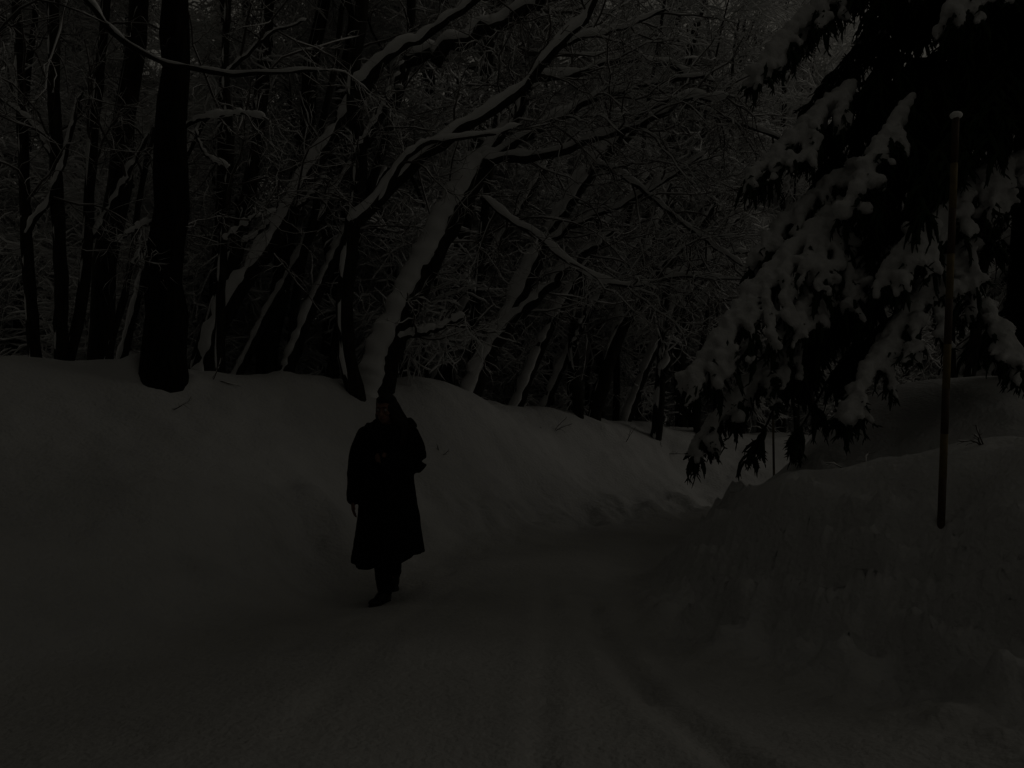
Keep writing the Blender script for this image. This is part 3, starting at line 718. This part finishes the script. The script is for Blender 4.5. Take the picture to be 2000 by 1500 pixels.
def bough(a, b, width, snow, dens, seed, sag=0.12, vox=0.022, tass=1.0, s0=0.0):
    """one bough from a to b (world); snow 0..1, needles hang below"""
    rng = np.random.default_rng(900 + seed)
    a = np.array(a) - spr_base; b = np.array(b) - spr_base
    L = np.linalg.norm(b - a); n = 14; t = np.linspace(0, 1, n)
    ax = a[None] * (1 - t[:, None]) + b[None] * t[:, None]
    ax[:, 2] += sag * L * np.sin(np.pi * t)
    ax += rng.normal(size=(n, 3)) * 0.015
    ar = 0.028 * (1 - t * .75)
    wd = Geo(); wd.tubes(ax, ar, 6)
    T = _norm(np.gradient(ax, axis=0))
    m = max(6, int(L / 0.085 * dens))
    tt = np.sort(rng.uniform(0.06, 1.0, m)); lat = []; lrad = []
    for k, q in enumerate(tt):
        i = min(int(q * (n - 1)), n - 2); f = q * (n - 1) - i
        p = ax[i] * (1 - f) + ax[i + 1] * f; tg = T[i]
        h = np.cross(tg, (0, 0, 1)); h /= np.linalg.norm(h) + 1e-6
        sd = 1 if k % 2 else -1
        ln = width * (0.30 + 0.9 * math.sin(math.pi * min(1, 0.12 + 0.83 * q)) ** .8) * rng.uniform(.7, 1.15) * (0.55 if q > .93 else 1)
        ang = math.radians(rng.uniform(35, 62))
        d = tg * math.cos(ang) + h * sd * math.sin(ang) + np.array([0, 0, rng.uniform(-.75, -.1)])
        d /= np.linalg.norm(d); pts = [p]
        for s in range(6):
            d = d + np.array([0, 0, -0.15]) + rng.normal(size=3) * .06; d /= np.linalg.norm(d)
            pts.append(pts[-1] + d * ln / 6)
        lat.append(pts); lrad.append(np.linspace(.011, .004, 7))
    lat = np.array(lat); lrad = np.array(lrad)
    wd.tubes(lat, lrad, 4)
    # secondary sprays and hanging tassels of needles
    sp, sr = grow(lat, lrad, 6, .1, 1.0, (.10, .26), (25, 60), 4, rng, (.014, .3), .5, (0, 0, -.22), .12, 9, .3)
    sr = np.broadcast_to(np.array([.008, .019, .017, .004]), sr.shape) * rng.uniform(.7, 1.3, (len(sr), 1))
    nd = Geo(); nd.tubes(sp, sr, 4)
    main = np.concatenate([lat]); nd.tubes(main, np.broadcast_to(np.array([.012, .022, .024, .024, .022, .018, .005]), main.shape[:2]), 5)
    tp, tr = grow(lat, lrad, max(2, int((5 if snow == 0 else 4) * tass)), .15, 1.0, (.12, .34), (30, 90), 5, rng, (.02, .3), .2, (0, 0, -.75), .1, 9, .2)
    tr = np.broadcast_to(np.array([.007, .017, .020, .015, .003]), tr.shape) * rng.uniform(.7, 1.35, (len(tr), 1))
    nd.tubes(tp, tr, 4)
    # short needle twiglets that fray the outline
    al = np.concatenate([sp.reshape(len(sp), 4, 3)]); q1, qr = grow(al, sr, 3, .25, 1.0, (.03, .085), (30, 70), 3, rng, (.008, .3), .8, (0, 0, -.15), .1, 9, .0)
    nd.tubes(q1, np.broadcast_to(np.array([.006, .007, .0015]), q1.shape[:2]), 3)
    al2 = tp; q2, qr = grow(al2, tr, 5, .2, 1.0, (.03, .09), (25, 60), 3, rng, (.008, .3), .8, (0, 0, -.25), .1, 9, .0)
    nd.tubes(q2, np.broadcast_to(np.array([.006, .007, .0015]), q2.shape[:2]), 3)
    wd.v += []; off = nd.n
    br = link('bough', nd.mesh('bough'), M_NEEDLE, spruce)
    link('stem', wd.mesh('stem'), M_DARKBARK, br)
    if snow > 0:
        shapes = []
        th = .038 + .028 * snow
        i0 = max(1, int(s0 * 14))
        pts = ax[i0:].copy(); pts[:, 2] += .04
        if len(pts) > 2: shapes.append(('tube', resample(pts, 12), th * 1.15 * (0.6 + .5 * np.sin(np.linspace(.25, 2.9, 12))) * rng.uniform(.8, 1.2, 12), 10))
        for k in range(len(lat)):
            if tt[k] < s0 or rng.uniform() > 0.5 + .45 * snow: continue
            e = rng.uniform(.7, 1.0); mm = max(3, int(7 * e))
            pts = lat[k][:mm].copy(); pts[:, 2] += .03; pts[:, 1] -= .012
            rr = th * np.linspace(1.05, .55, mm) * rng.uniform(.65, 1.25, mm)
            shapes.append(('tube', pts, rr, 8))
            for _ in range(int(1.2 * snow + rng.uniform())):
                j = rng.integers(0, mm)
                shapes.append(('ell', pts[j] + rng.normal(size=3) * (.05, .05, .02), np.array([1.25, 1.25, .85]) * th * rng.uniform(.5, 1.1), None))
        for k in range(0, len(sp)):
            if tt[k // 6] < s0 or rng.uniform() > .72 * snow: continue
            pts = sp[k][:3].copy(); pts[:, 2] += .02; pts[:, 1] -= .008
            shapes.append(('tube', pts, np.array([.046, .044, .026]) * rng.uniform(.7, 1.2), 6))
        s = solid('snow', shapes, vox, 2, M_SHADESNOW, br, noise=.05, nscale=13.0, seed=seed)
    return br
HB = [((1830, -90, 8.6), (1470, 150, 8.2), .40, .8, 1.1, .45), ((1880, 110, 8.6), (1470, 350, 8.0), .46, .75, 1.1, .5), ((1920, 90, 8.2), (1650, 420, 7.5), .32, .8, 1.1, .55), ((1880, 270, 8.4), (1460, 520, 8.0), .42, .6, 1.1, .5),
      ((1820, 330, 8.2), (1345, 745, 7.6), .70, 1.0, 1.3, .30), ((1960, 450, 7.9), (1650, 815, 7.3), .46, 1.0, 1.3, .22), ((2100, 300, 7.9), (1715, 560, 7.2), .48, 1.0, 1.3, .2),
      ((1780, 560, 8.3), (1352, 890, 7.8), .34, .5, 1, .5), ((1700, 580, 8.4), (1455, 900, 8.0), .24, 0, 1.1, 0), ((1780, 600, 8.5), (1545, 865, 8.2), .30, 0, 1.1, 0), ((1860, 560, 7.8), (1990, 712, 7.3), .30, .8, 1.1, .1),
      ((2080, -60, 7.9), (1850, 30, 7.3), .40, .7, 1.1, .4), ((1900, 380, 8.1), (1560, 600, 7.7), .44, .7, 1.1, .72), ((1800, 180, 8.7), (1560, 300, 8.5), .35, 0, 1, .0), ((1900, 470, 8.0), (1500, 680, 7.6), .40, .75, 1.1, .4),
      ((1900, -60, 9.0), (1570, 215, 8.8), .5, 0, 1, 0), ((1950, 60, 9.0), (1600, 330, 8.8), .5, 0, 1, 0), ((1900, 260, 8.9), (1545, 470, 8.6), .5, 0, 1, 0), ((1950, 420, 8.9), (1500, 650, 8.5), .5, 0, 1, 0), ((1900, -150, 9.0), (1520, 90, 8.8), .5, 0, 1, 0), ((1960, 150, 8.4), (1720, 330, 7.9), .5, 0, 1, 0), ((2000, 120, 8.2), (1860, 330, 7.6), .5, 0, 1, 0),
      ((2050, -260, 8.7), (1700, 10, 8.2), .55, 0, 1.1, 0), ((2080, -160, 8.4), (1880, 90, 7.9), .55, 0, 1.1, 0), ((1980, -260, 9.0), (1630, -10, 8.8), .55, 0, 1.1, 0), ((2100, -20, 8.6), (1780, 150, 8.3), .55, 0, 1.1, 0), ((2020, -120, 8.9), (1730, 90, 8.6), .6, 0, 1.1, 0), ((1960, -40, 8.9), (1690, 150, 8.7), .55, 0, 1.1, 0)]
for k, (a, b, w, s, dn, s0) in enumerate(HB):
    bough(P(*a), P(*b), w, s, dn, k, s0=s0)
def copy_tree(o, parent=None):
    c = o.copy(); C.objects.link(c); c.parent = parent
    for ch in list(o.children): copy_tree(ch, c)
    return c
BP = []                      # bough patterns, reused through shared mesh data
for k in range(12):
    b_ = bough(spr_base, spr_base + np.array([2.2, 0, -1.35]), .46, .35 if k >= 9 else 0, .85, 300 + k, tass=.8, s0=.45)
    BP.append(b_); b_['used'] = 0
def place_bough(a, az, ln, drop, pick):
    src = BP[pick]
    if src['used'] == 0: o = src; src['used'] = 1
    else: o = copy_tree(src, spruce)
    o.location = a - spr_base; o.rotation_euler = (0, 0, az)
    o.scale = (ln / 2.2, ln / 2.2 * .5 + .5, ln * drop / 1.35)
    return o
rs = np.random.default_rng(77)
for k in range(120):           # inner and upper boughs, mostly bare of snow
    z = rs.uniform(1.2, 7.5) if k < 78 else 6 + 14 * ((k - 78) / 42); az = rs.uniform(0, 2 * math.pi)
    if k < 62: az = rs.uniform(math.radians(165), math.radians(300)); z = rs.uniform(2.6, 7.2)
    toward = max(0.0, -math.sin(az))          # shorter on the side of the road
    ln = (3.0 - .115 * z) * rs.uniform(.5, .98) * (1 - (.35 if z > 4.5 else .1) * toward)
    a = spr_base + np.array([0, 0, z + .5]); drop = rs.uniform(.45, .8)
    tip = a + np.array([math.cos(az) * ln, math.sin(az) * ln, -ln * drop])
    gz = ground_z(tip[0], tip[1]) + .55
    if tip[2] < gz: drop = max(.12, (a[2] - gz) / ln)
    place_bough(a, az, ln, drop, 9 + k % 3 if (k % 4 == 0 and math.degrees(az) < 205) else k % 9)
for k in range(16):            # long tier above the view, added to shade the snowy boughs below
    place_bough(spr_base + np.array([0, 0, 7.9 + 2.6 * k / 15]), math.radians(150 + 95 * ((k * 7) % 16) / 15), rs.uniform(2.3, 3.1), .55, k % 9)

for k, (x, y, rz) in enumerate([(-5.2, 3.6, 0), (-4.7, 1.2, .1), (1.2, -3.6, 1.5), (-4.9, -0.8, .2), (-5.0, -2.6, .5), (-1.4, -4.2, 1.0), (-3.4, -4.4, 1.0)]):  # unseen trees added around the camera to shade foreground and left bank
    tr_, cr_, sn_ = HIGH[k % 2]
    t = thing('tree', 'unseen snow-covered tree beside the photographer, added to shade the road and left bank', 'tree', (x, y, ground_z(x, y) - .05), 'unseen shade trees beside the photographer')
    t.scale = (1.0,) * 3; t.rotation_euler = (0, 0, rz)
    link('trunk', tr_, None, t); link('crown', cr_, None, t, 'stuff'); link('snow_cover', sn_, None, t, 'stuff')

for k, (x, y) in enumerate([(-6.8, 2.3), (-6.6, -2.6), (-6.6, 3.6), (-1.6, -7.0), (-4.6, -6.0), (8.7, 11.6), (9.9, 8.6)]):  # spruce copies added, mostly out of view, to darken foreground and left bank
    t = copy_tree(spruce)
    t['label'] = 'unseen snow-laden spruce beside the photographer, added to shade the foreground'; t['group'] = 'unseen shade spruces beside the photographer'
    if y > 7 and x > 0: t['label'] = 'dark spruce beyond the large spruce, added to keep sun off the left bank'; t['group'] = 'added shade spruces beyond the large spruce'
    t.location = (x, y, ground_z(x, y) - .2); t.rotation_euler = (0, 0, 1 + k * 2.1); t.scale = (1.4,) * 3 if x < 0 else (.95,) * 3

# ------------------------------------------------------------------ marker poles
def marker_pole(label, foot_p, top_p, r, bands, cap=True):
    base = np.array(foot_p, float); base[2] = ground_z(base[0], base[1])
    t = thing('marker_pole', label, 'pole', base, 'snow marker poles beside the road')
    ax = np.array(top_p) - base; L = np.linalg.norm(ax); u = ax / L
    edges = np.linspace(0, L, bands + 1); edges[0] = -0.35
    for k in range(bands):
        g = Geo(); s = np.array([edges[k], edges[k], (edges[k] + edges[k + 1]) / 2, edges[k + 1], edges[k + 1]])
        rr = np.array([0.001, r, r, r, 0.001]) * (1 - .08 * k / bands)
        pts = u[None] * (s + np.array([0, .0005, 0, -.0005, 0]))[:, None]
        g.tubes(pts, rr, 14)
        link('red_band' if k % 2 == (bands - 1) % 2 else 'yellow_band', g.mesh('band'), M_RED if k % 2 == (bands - 1) % 2 else M_YELLOW, t)
    if cap:
        c = u * (L + r * .5)
        solid('snow_cap', [('ell', c + np.array([0, 0, .004]), (r * 1.7, r * 1.5, r * 1.1), None), ('ell', c + np.array([-r * .4, 0, -.004]), (r * 1.2, r * 1.2, r * .8), None)], .006, 3, M_BSNOW, t, .004, 40)
    return t
fp = P(1838, 1030, 5.30); marker_pole('tall yellow and red banded snow pole with a snow cap on the right bank', fp, P(1867, 230, 5.25), .023, 9)
fp = P(1513, 945, 12.4); marker_pole('short thin marker pole half hidden below the lowest spruce bough', fp, P(1509, 770, 12.4), .017, 5)

# ------------------------------------------------------------------ small bare twigs poking out of the snow
def sprig(px, py, d, label, size, seed, flat=False):
    rng = np.random.default_rng(seed)
    p = P(px, py, d); p[2] = ground_z(p[0], p[1])
    t = thing('twig', label, 'twig', p)
    a = np.zeros((3, 6, 3)); a[:, 0] = (0, 0, -.05)
    for k in range(3):
        dr_ = np.array([rng.normal(), rng.normal() * .5, .35 if flat else 1.0]); dr_ /= np.linalg.norm(dr_)
        for j in range(1, 6):
            dr_ = dr_ + rng.normal(size=3) * .2; dr_ /= np.linalg.norm(dr_); a[k, j] = a[k, j - 1] + dr_ * size / 5
    ra = np.broadcast_to(np.linspace(.007, .003, 6), (3, 6))
    b, rb = grow(a, ra, 4, .3, 1, (size * .2, size * .5), (25, 65), 4, rng, (.004, .4), .7, (0, 0, 0), .2)
    g = Geo(); g.tubes(a, ra, 4); link('stem', g.mesh('stem'), M_TWIG, t)
    g = Geo(); g.tubes(b, rb, 3); link('offshoot', g.mesh('offshoot'), M_TWIG, t, 'stuff')
    g = Geo(); g.snow(a, ra, .010, 4, rng, .5); link('snow', g.mesh('snow'), M_BSNOW, t, 'stuff')
sprig(1080, 842, 13.6, 'small dark twig lying on the middle of the far bank', .35, 1, True)
sprig(1222, 850, 14.6, 'tuft of dark stalks on the bank left of the gnarled double stem', .4, 2, True)
sprig(1300, 846, 15.2, 'short stalks beside the gnarled double stem', .4, 3, True)
sprig(1685, 960, 6.6, 'bare twig poking out of the right bank left of the tall pole', .30, 4, True)
sprig(1925, 876, 5.7, 'bare twig poking out of the bank crest right of the tall pole', .22, 5)
sprig(412, 752, 9.6, 'leaning bare twig beside the thin sapling', .35, 6)
sprig(858, 838, 10.8, 'tiny dark twig on the bank right of the walker', .16, 7, True)
sprig(330, 805, 8.8, 'dead stalks below the foot of the black trunk', .30, 8, True)

# ------------------------------------------------------------------ the walker
PX = 6.95 / F
wx, wy = (755 - 1000) / F * 7.15, 7.15
wz = ground_z(wx - .03, wy - .1) - 0.012
person = thing('person', 'person in a long black coat walking towards the camera on the snowy road', 'person', (wx, wy, wz))
person.scale = (1.03,) * 3
def q(px, py, y): return np.array([(px - 755) * PX, y, (1170 - py) * PX])
def tube(pts, r, n=10): 
    p = np.asarray(pts, float)
    if len(p) > 2:
        rr = resample(np.c_[p, np.asarray(r)[:, None]], n); return ('tube', rr[:, :3], rr[:, 3])
    return ('tube', np.linspace(p[0], p[1], n), np.linspace(r[0], r[1], n))
HC = np.array([-0.005, -0.02, 1.585])          # head centre
yaw = math.radians(-14)
Rh = Matrix.Rotation(yaw, 4, 'Z') @ Matrix.Rotation(math.radians(10), 4, 'X')
def hd(x, y, z): return HC + np.array(Rh.to_3x3() @ Vector((x, y, z)))
sh = []
sh += [('ell', hd(0, .012, .022), (.074, .092, .096), Rh), ('ell', hd(0, -.02, -.045), (.056, .066, .072), Rh), ('ell', hd(0, -.055, -.088), (.026, .026, .02), Rh)]
sh += [tube([hd(0, -.085, .02), hd(0, -.100, -.012), hd(0, -.108, -.024)], [.009, .011, .014], 6), ('ell', hd(-.012, -.094, -.028), (.009, .009, .007), Rh), ('ell', hd(.012, -.094, -.028), (.009, .009, .007), Rh)]
sh += [('ell', hd(0, -.079, .034), (.055, .014, .010), Rh), ('ell', hd(-.040, -.066, -.02), (.022, .02, .018), Rh), ('ell', hd(.040, -.066, -.02), (.022, .02, .018), Rh)]
sh += [('ell', hd(0, -.086, -.053), (.023, .010, .006), Rh), ('ell', hd(0, -.084, -.064), (.019, .010, .007), Rh)]
sh += [('ell', hd(-.076, .015, -.005), (.010, .020, .031), Rh), ('ell', hd(.076, .015, -.005), (.010, .020, .031), Rh)]
sh += [tube([hd(0, .02, -.06), np.array([0, .02, 1.42]), np.array([0, .02, 1.34])], [.055, .055, .075], 8)]
sh += [('ell', (0, .02, 1.22), (.155, .10, .20), None), ('ell', (0, .02, .98), (.15, .105, .16), None), tube([(-.17, .02, 1.36), (.18, .02, 1.37)], [.05, .05])]
# photo-left arm hangs, photo-right arm is bent with the hand at the chest
SL, EL, WL = np.array([-.195, .02, 1.37]), np.array([-.262, .045, 1.10]), np.array([-.272, -.015, .85])
SR, ER, WR = np.array([.215, .02, 1.38]), np.array([.258, .02, 1.12]), np.array([.055, -.140, 1.165])
sh += [tube([SL, EL, WL], [.050, .040, .026], 12), tube([SR, ER, WR], [.050, .040, .027], 12)]
def hand(w, along, palm_n, side_v, curl, ln=.085):
    """w wrist, along: direction of the fingers, palm_n: palm normal, side_v: towards the thumb"""
    along, palm_n, side_v = _norm(np.array(along, float)), _norm(np.array(palm_n, float)), _norm(np.array(side_v, float))
    out = []
    for s in (-.026, -.009, .008, .025):
        out.append(tube([w + side_v * s * .5, w + along * .045 + side_v * s * .85, w + along * ln + side_v * s], [.016, .0145, .0115], 6))
    for s, fl, fr in ((.030, .070, .0088), (.0105, .080, .0092), (-.0095, .075, .0088), (-.029, .058, .0078)):
        p = w + along * ln + side_v * s; dirn = along.copy(); pts = [p - along * .012]; rad = [fr]
        for j in range(3):
            c = curl * (.6 + .35 * j); dirn = _norm(dirn * math.cos(c) + palm_n * math.sin(c)); palm2 = palm_n
            pts.append(pts[-1] + dirn * fl * (.46, .32, .22)[j]); rad.append(fr * (.97, .9, .75)[j])
        out.append(tube(pts, rad, 8))
    p = w + along * .022 + side_v * .024
    out.append(tube([p, p + along * .030 + side_v * .022 + palm_n * .010, p + along * .058 + side_v * .026 + palm_n * .022], [.0135, .0110, .0085], 7))
    return out
sh += hand(WL, (.02, -.12, -1), (.9, -.2, 0), (.05, -1, .1), .30)
sh += hand(WR, (-.85, -.28, .30), (.0, .9, -.15), (.25, -.1, .95), .62)
# legs
HL, KL, AL = np.array([-.075, .02, .88]), np.array([-.035, -.08, .48]), np.array([-.005, -.06, .10])
HR_, KR, AR = np.array([.070, .02, .88]), np.array([.030, .04, .47]), np.array([.020, .30, .20])
sh += [tube([HL, KL, AL], [.070, .048, .030], 14), tube([HR_, KR, AR], [.070, .048, .030], 14)]
sh += [tube([AL, AL + np.array([-.05, -.13, -.055])], [.028, .020], 5), tube([AR, AR + np.array([.0, -.03, -.045])], [.026, .018], 5)]
body = solid('body', sh, .0062, 2, M_SKIN, person)
for s in (-1, 1):
    bm = bmesh.new(); bmesh.ops.create_uvsphere(bm, u_segments=14, v_segments=10, radius=.0105, matrix=Matrix.Translation(Vector(hd(s * .031, -.0775, .010))))
    me = bpy.data.meshes.new('eye'); bm.to_mesh(me); bm.free(); link('eye', me, M_EYE, person)
    g = Geo(); g.tubes(np.array([hd(s * .013, -.095, .031), hd(s * .032, -.091, .036), hd(s * .050, -.077, .031)]), np.array([.0028, .0035, .0018]), 6); link('eyebrow', g.mesh('eyebrow'), M_HAIR, person)
g = Geo(); g.tubes(np.array([hd(-.024, -.088, -.058), hd(-.01, -.096, -.0565), hd(.01, -.096, -.0565), hd(.024, -.088, -.058)]), np.array([.0015, .0035, .0035, .0015]), 6)
link('lips', g.mesh('lips'), mat('lips', (.20, .075, .065), .5, 40, None, (.23, .09, .08)), person)
# hair: cap plus long strands falling over the photo-right shoulder
hs = [('ell', hd(0, .030, .040), (.088, .094, .092), Rh), ('ell', hd(0, .0, .082), (.070, .082, .042), Rh), ('ell', hd(.03, .055, -.03), (.075, .060, .10), Rh)]
rh = np.random.default_rng(5)
for k in range(20):
    f = k / 19
    a = hd(.03 + .055 * math.sin(f * 3.0), .08 - .12 * f, .05 - .02 * f)
    hs.append(tube([a, a + np.array([.028, 0, -.09]) + rh.normal(size=3) * .008, a + np.array([.055 + .05 * f, -.012 * f, -.17]) + rh.normal(size=3) * .012, a + np.array([.055 + .05 * f, -.05 * f, -.29 - .05 * rh.uniform()])], [.022, .023, .020, .006], 10))
for k in range(9):
    a = hd(-.045 - .03 * math.sin(k * .5), .075 - .01 * k, .03)
    hs.append(tube([a, a + np.array([-.012, .005, -.09]), a + np.array([.0, .02, -.18])], [.020, .019, .008], 8))
solid('hair', hs, .007, 2, M_HAIR, person, .006, 30)
# coat: lofted body, sleeves and collar fused
prof = [(1.465, .015, .03, .082, .080), (1.43, .012, .025, .125, .095), (1.40, .015, .02, .195, .115), (1.35, .018, .02, .222, .135), (1.25, .016, .015, .218, .150), (1.12, .014, .01, .212, .152), (1.00, .014, .005, .215, .155),
        (.86, .014, .0, .232, .168), (.70, .016, 0, .252, .190), (.54, .012, 0, .274, .212), (.44, .008, 0, .290, .226), (.362, .004, 0, .300, .235)]
NS = 64
def coat_ring(k, inset=0.0):
    z, cx, cy, a, b = prof[k]; out = []
    f = max(0, (1.05 - z) / .7)
    for i in range(NS):
        th = 2 * math.pi * i / NS
        fold = 1 + f * (.035 * math.sin(5 * th + .6) + .03 * math.sin(9 * th + 1.9 + z) + .018 * math.sin(14 * th + 3 * z))
        dz = 0
        if k == len(prof) - 1: dz = .022 * math.sin(2 * th + 2.4) + .010 * math.sin(7 * th) + .032 * max(0, math.cos(th) ) - .03 * max(0, -math.sin(th + .5))
        c, s = math.cos(th), math.sin(th)
        e = 0.86
        x = math.copysign(abs(c) ** e, c); y = math.copysign(abs(s) ** e, s)
        out.append((cx + x * (a - inset) * fold, cy + y * (b - inset) * fold, z + dz))
    return out
def coat_extra(me):
    bm = bmesh.new(); bm.from_mesh(me)
    o_ = [[bm.verts.new(v) for v in coat_ring(k)] for k in range(len(prof))]
    i_ = [[bm.verts.new(v) for v in coat_ring(k, .028)] for k in range(len(prof))]
    K = len(prof)
    for k in range(K - 1):
        for i in range(NS):
            j = (i + 1) % NS
            bm.faces.new((o_[k][i], o_[k + 1][i], o_[k + 1][j], o_[k][j])); bm.faces.new((i_[k][i], i_[k][j], i_[k + 1][j], i_[k + 1][i]))
    for i in range(NS):
        j = (i + 1) % NS
        bm.faces.new((o_[-1][i], i_[-1][i], i_[-1][j], o_[-1][j])); bm.faces.new((o_[0][i], o_[0][j], i_[0][j], i_[0][i]))
    bmesh.ops.recalc_face_normals(bm, faces=bm.faces); bm.to_mesh(me); bm.free()
cs = [tube([SL + (.03, 0, .0), (SL + EL) / 2 + (-.012, 0, 0), EL, (EL + WL) / 2, WL + (0, 0, .005)], [.085, .075, .068, .060, .056], 16),
      tube([SR + (-.03, 0, .0), (SR + ER) / 2 + (.012, 0, 0), ER, (ER + WR) / 2, WR + (-.005, .006, .002)], [.080, .072, .064, .056, .048], 16)]
# standing lapels and front edge
cs += [tube([(-.055, -.085, 1.46), (-.075, -.125, 1.38), (-.03, -.165, 1.26), (.0, -.170, 1.12)], [.020, .022, .018, .012], 14), tube([(.075, -.075, 1.47), (.09, -.12, 1.38), (.045, -.165, 1.26), (.018, -.172, 1.12)], [.020, .022, .018, .012], 14),
       tube([(.012, -.170, 1.12), (.016, -.176, .9), (.02, -.205, .6), (.02, -.232, .38)], [.012, .012, .012, .012], 20)]
solid('coat', cs, .0115, 3, M_COAT, person, .012, 9, 3, coat_extra)
# fur hood lying on the shoulders, fuller on the photo-right side
fh = [tube([(-.13, -.04, 1.42), (-.15, .06, 1.44), (-.06, .13, 1.46), (.08, .135, 1.475), (.165, .09, 1.46), (.190, .02, 1.43), (.155, -.05, 1.41), (.10, -.10, 1.36)], [.022, .036, .050, .056, .054, .046, .036, .012], 24)]
solid('hood', fh, .010, 2, M_FUR, person, .03, 26)
for k, (z) in enumerate((1.08, .93, .78)):
    bm = bmesh.new(); bmesh.ops.create_cone(bm, cap_ends=True, segments=16, radius1=.013, radius2=.011, depth=.008, matrix=Matrix.Translation((.038, -.172 - .02 * k, z)) @ Matrix.Rotation(math.pi / 2, 4, 'X'))
    me = bpy.data.meshes.new('button'); bm.to_mesh(me); bm.free(); link('button', me, M_LEATHER, person)
tr_s = [tube([HL, KL, AL + (0, 0, .015)], [.105, .082, .066], 16), tube([HR_, KR, AR + (0, 0, .0)], [.105, .082, .066], 16), ('ell', (0, .02, .92), (.17, .12, .12), None),
        ('ell', AL + (0, -.01, .035), (.066, .07, .03), None)]
solid('trousers', tr_s, .009, 3, M_TROUSER, person, .012, 14, 9)
def boot(a, fwd, pitch):
    fwd = np.array(fwd, float); fwd /= np.linalg.norm(fwd)
    sd = np.cross(fwd, (0, 0, 1)); sd /= np.linalg.norm(sd)
    up = np.cross(sd, fwd)
    def w(f, s, u): return a + fwd * f + sd * s + up * u
    R3 = Matrix(((fwd[0], sd[0], up[0]), (fwd[1], sd[1], up[1]), (fwd[2], sd[2], up[2]))).to_4x4()
    b = solid('boot', [tube([w(-.005, 0, .09), w(0, 0, .0), w(.01, 0, -.05)], [.056, .056, .052], 8), ('ell', w(-.015, 0, -.055), (.058, .042, .042), R3), ('ell', w(.07, 0, -.058), (.085, .045, .036), R3),
                       ('ell', w(.145, 0, -.066), (.060, .048, .030), R3), tube([w(.02, 0, -.02), w(.09, 0, -.045)], [.045, .036], 6)], .007, 3, M_LEATHER, person)
    solid('sole', [('ell', w(.14, 0, -.092), (.070, .050, .012), R3), ('ell', w(.05, 0, -.092), (.10, .042, .012), R3), ('ell', w(-.02, 0, -.094), (.056, .042, .018), R3)], .006, 2, M_LEATHER, b)
boot(AL + (0, 0, .01), (-.42, -.9, 0), 0)
boot(AR, (0, -.62, -.78), 0)
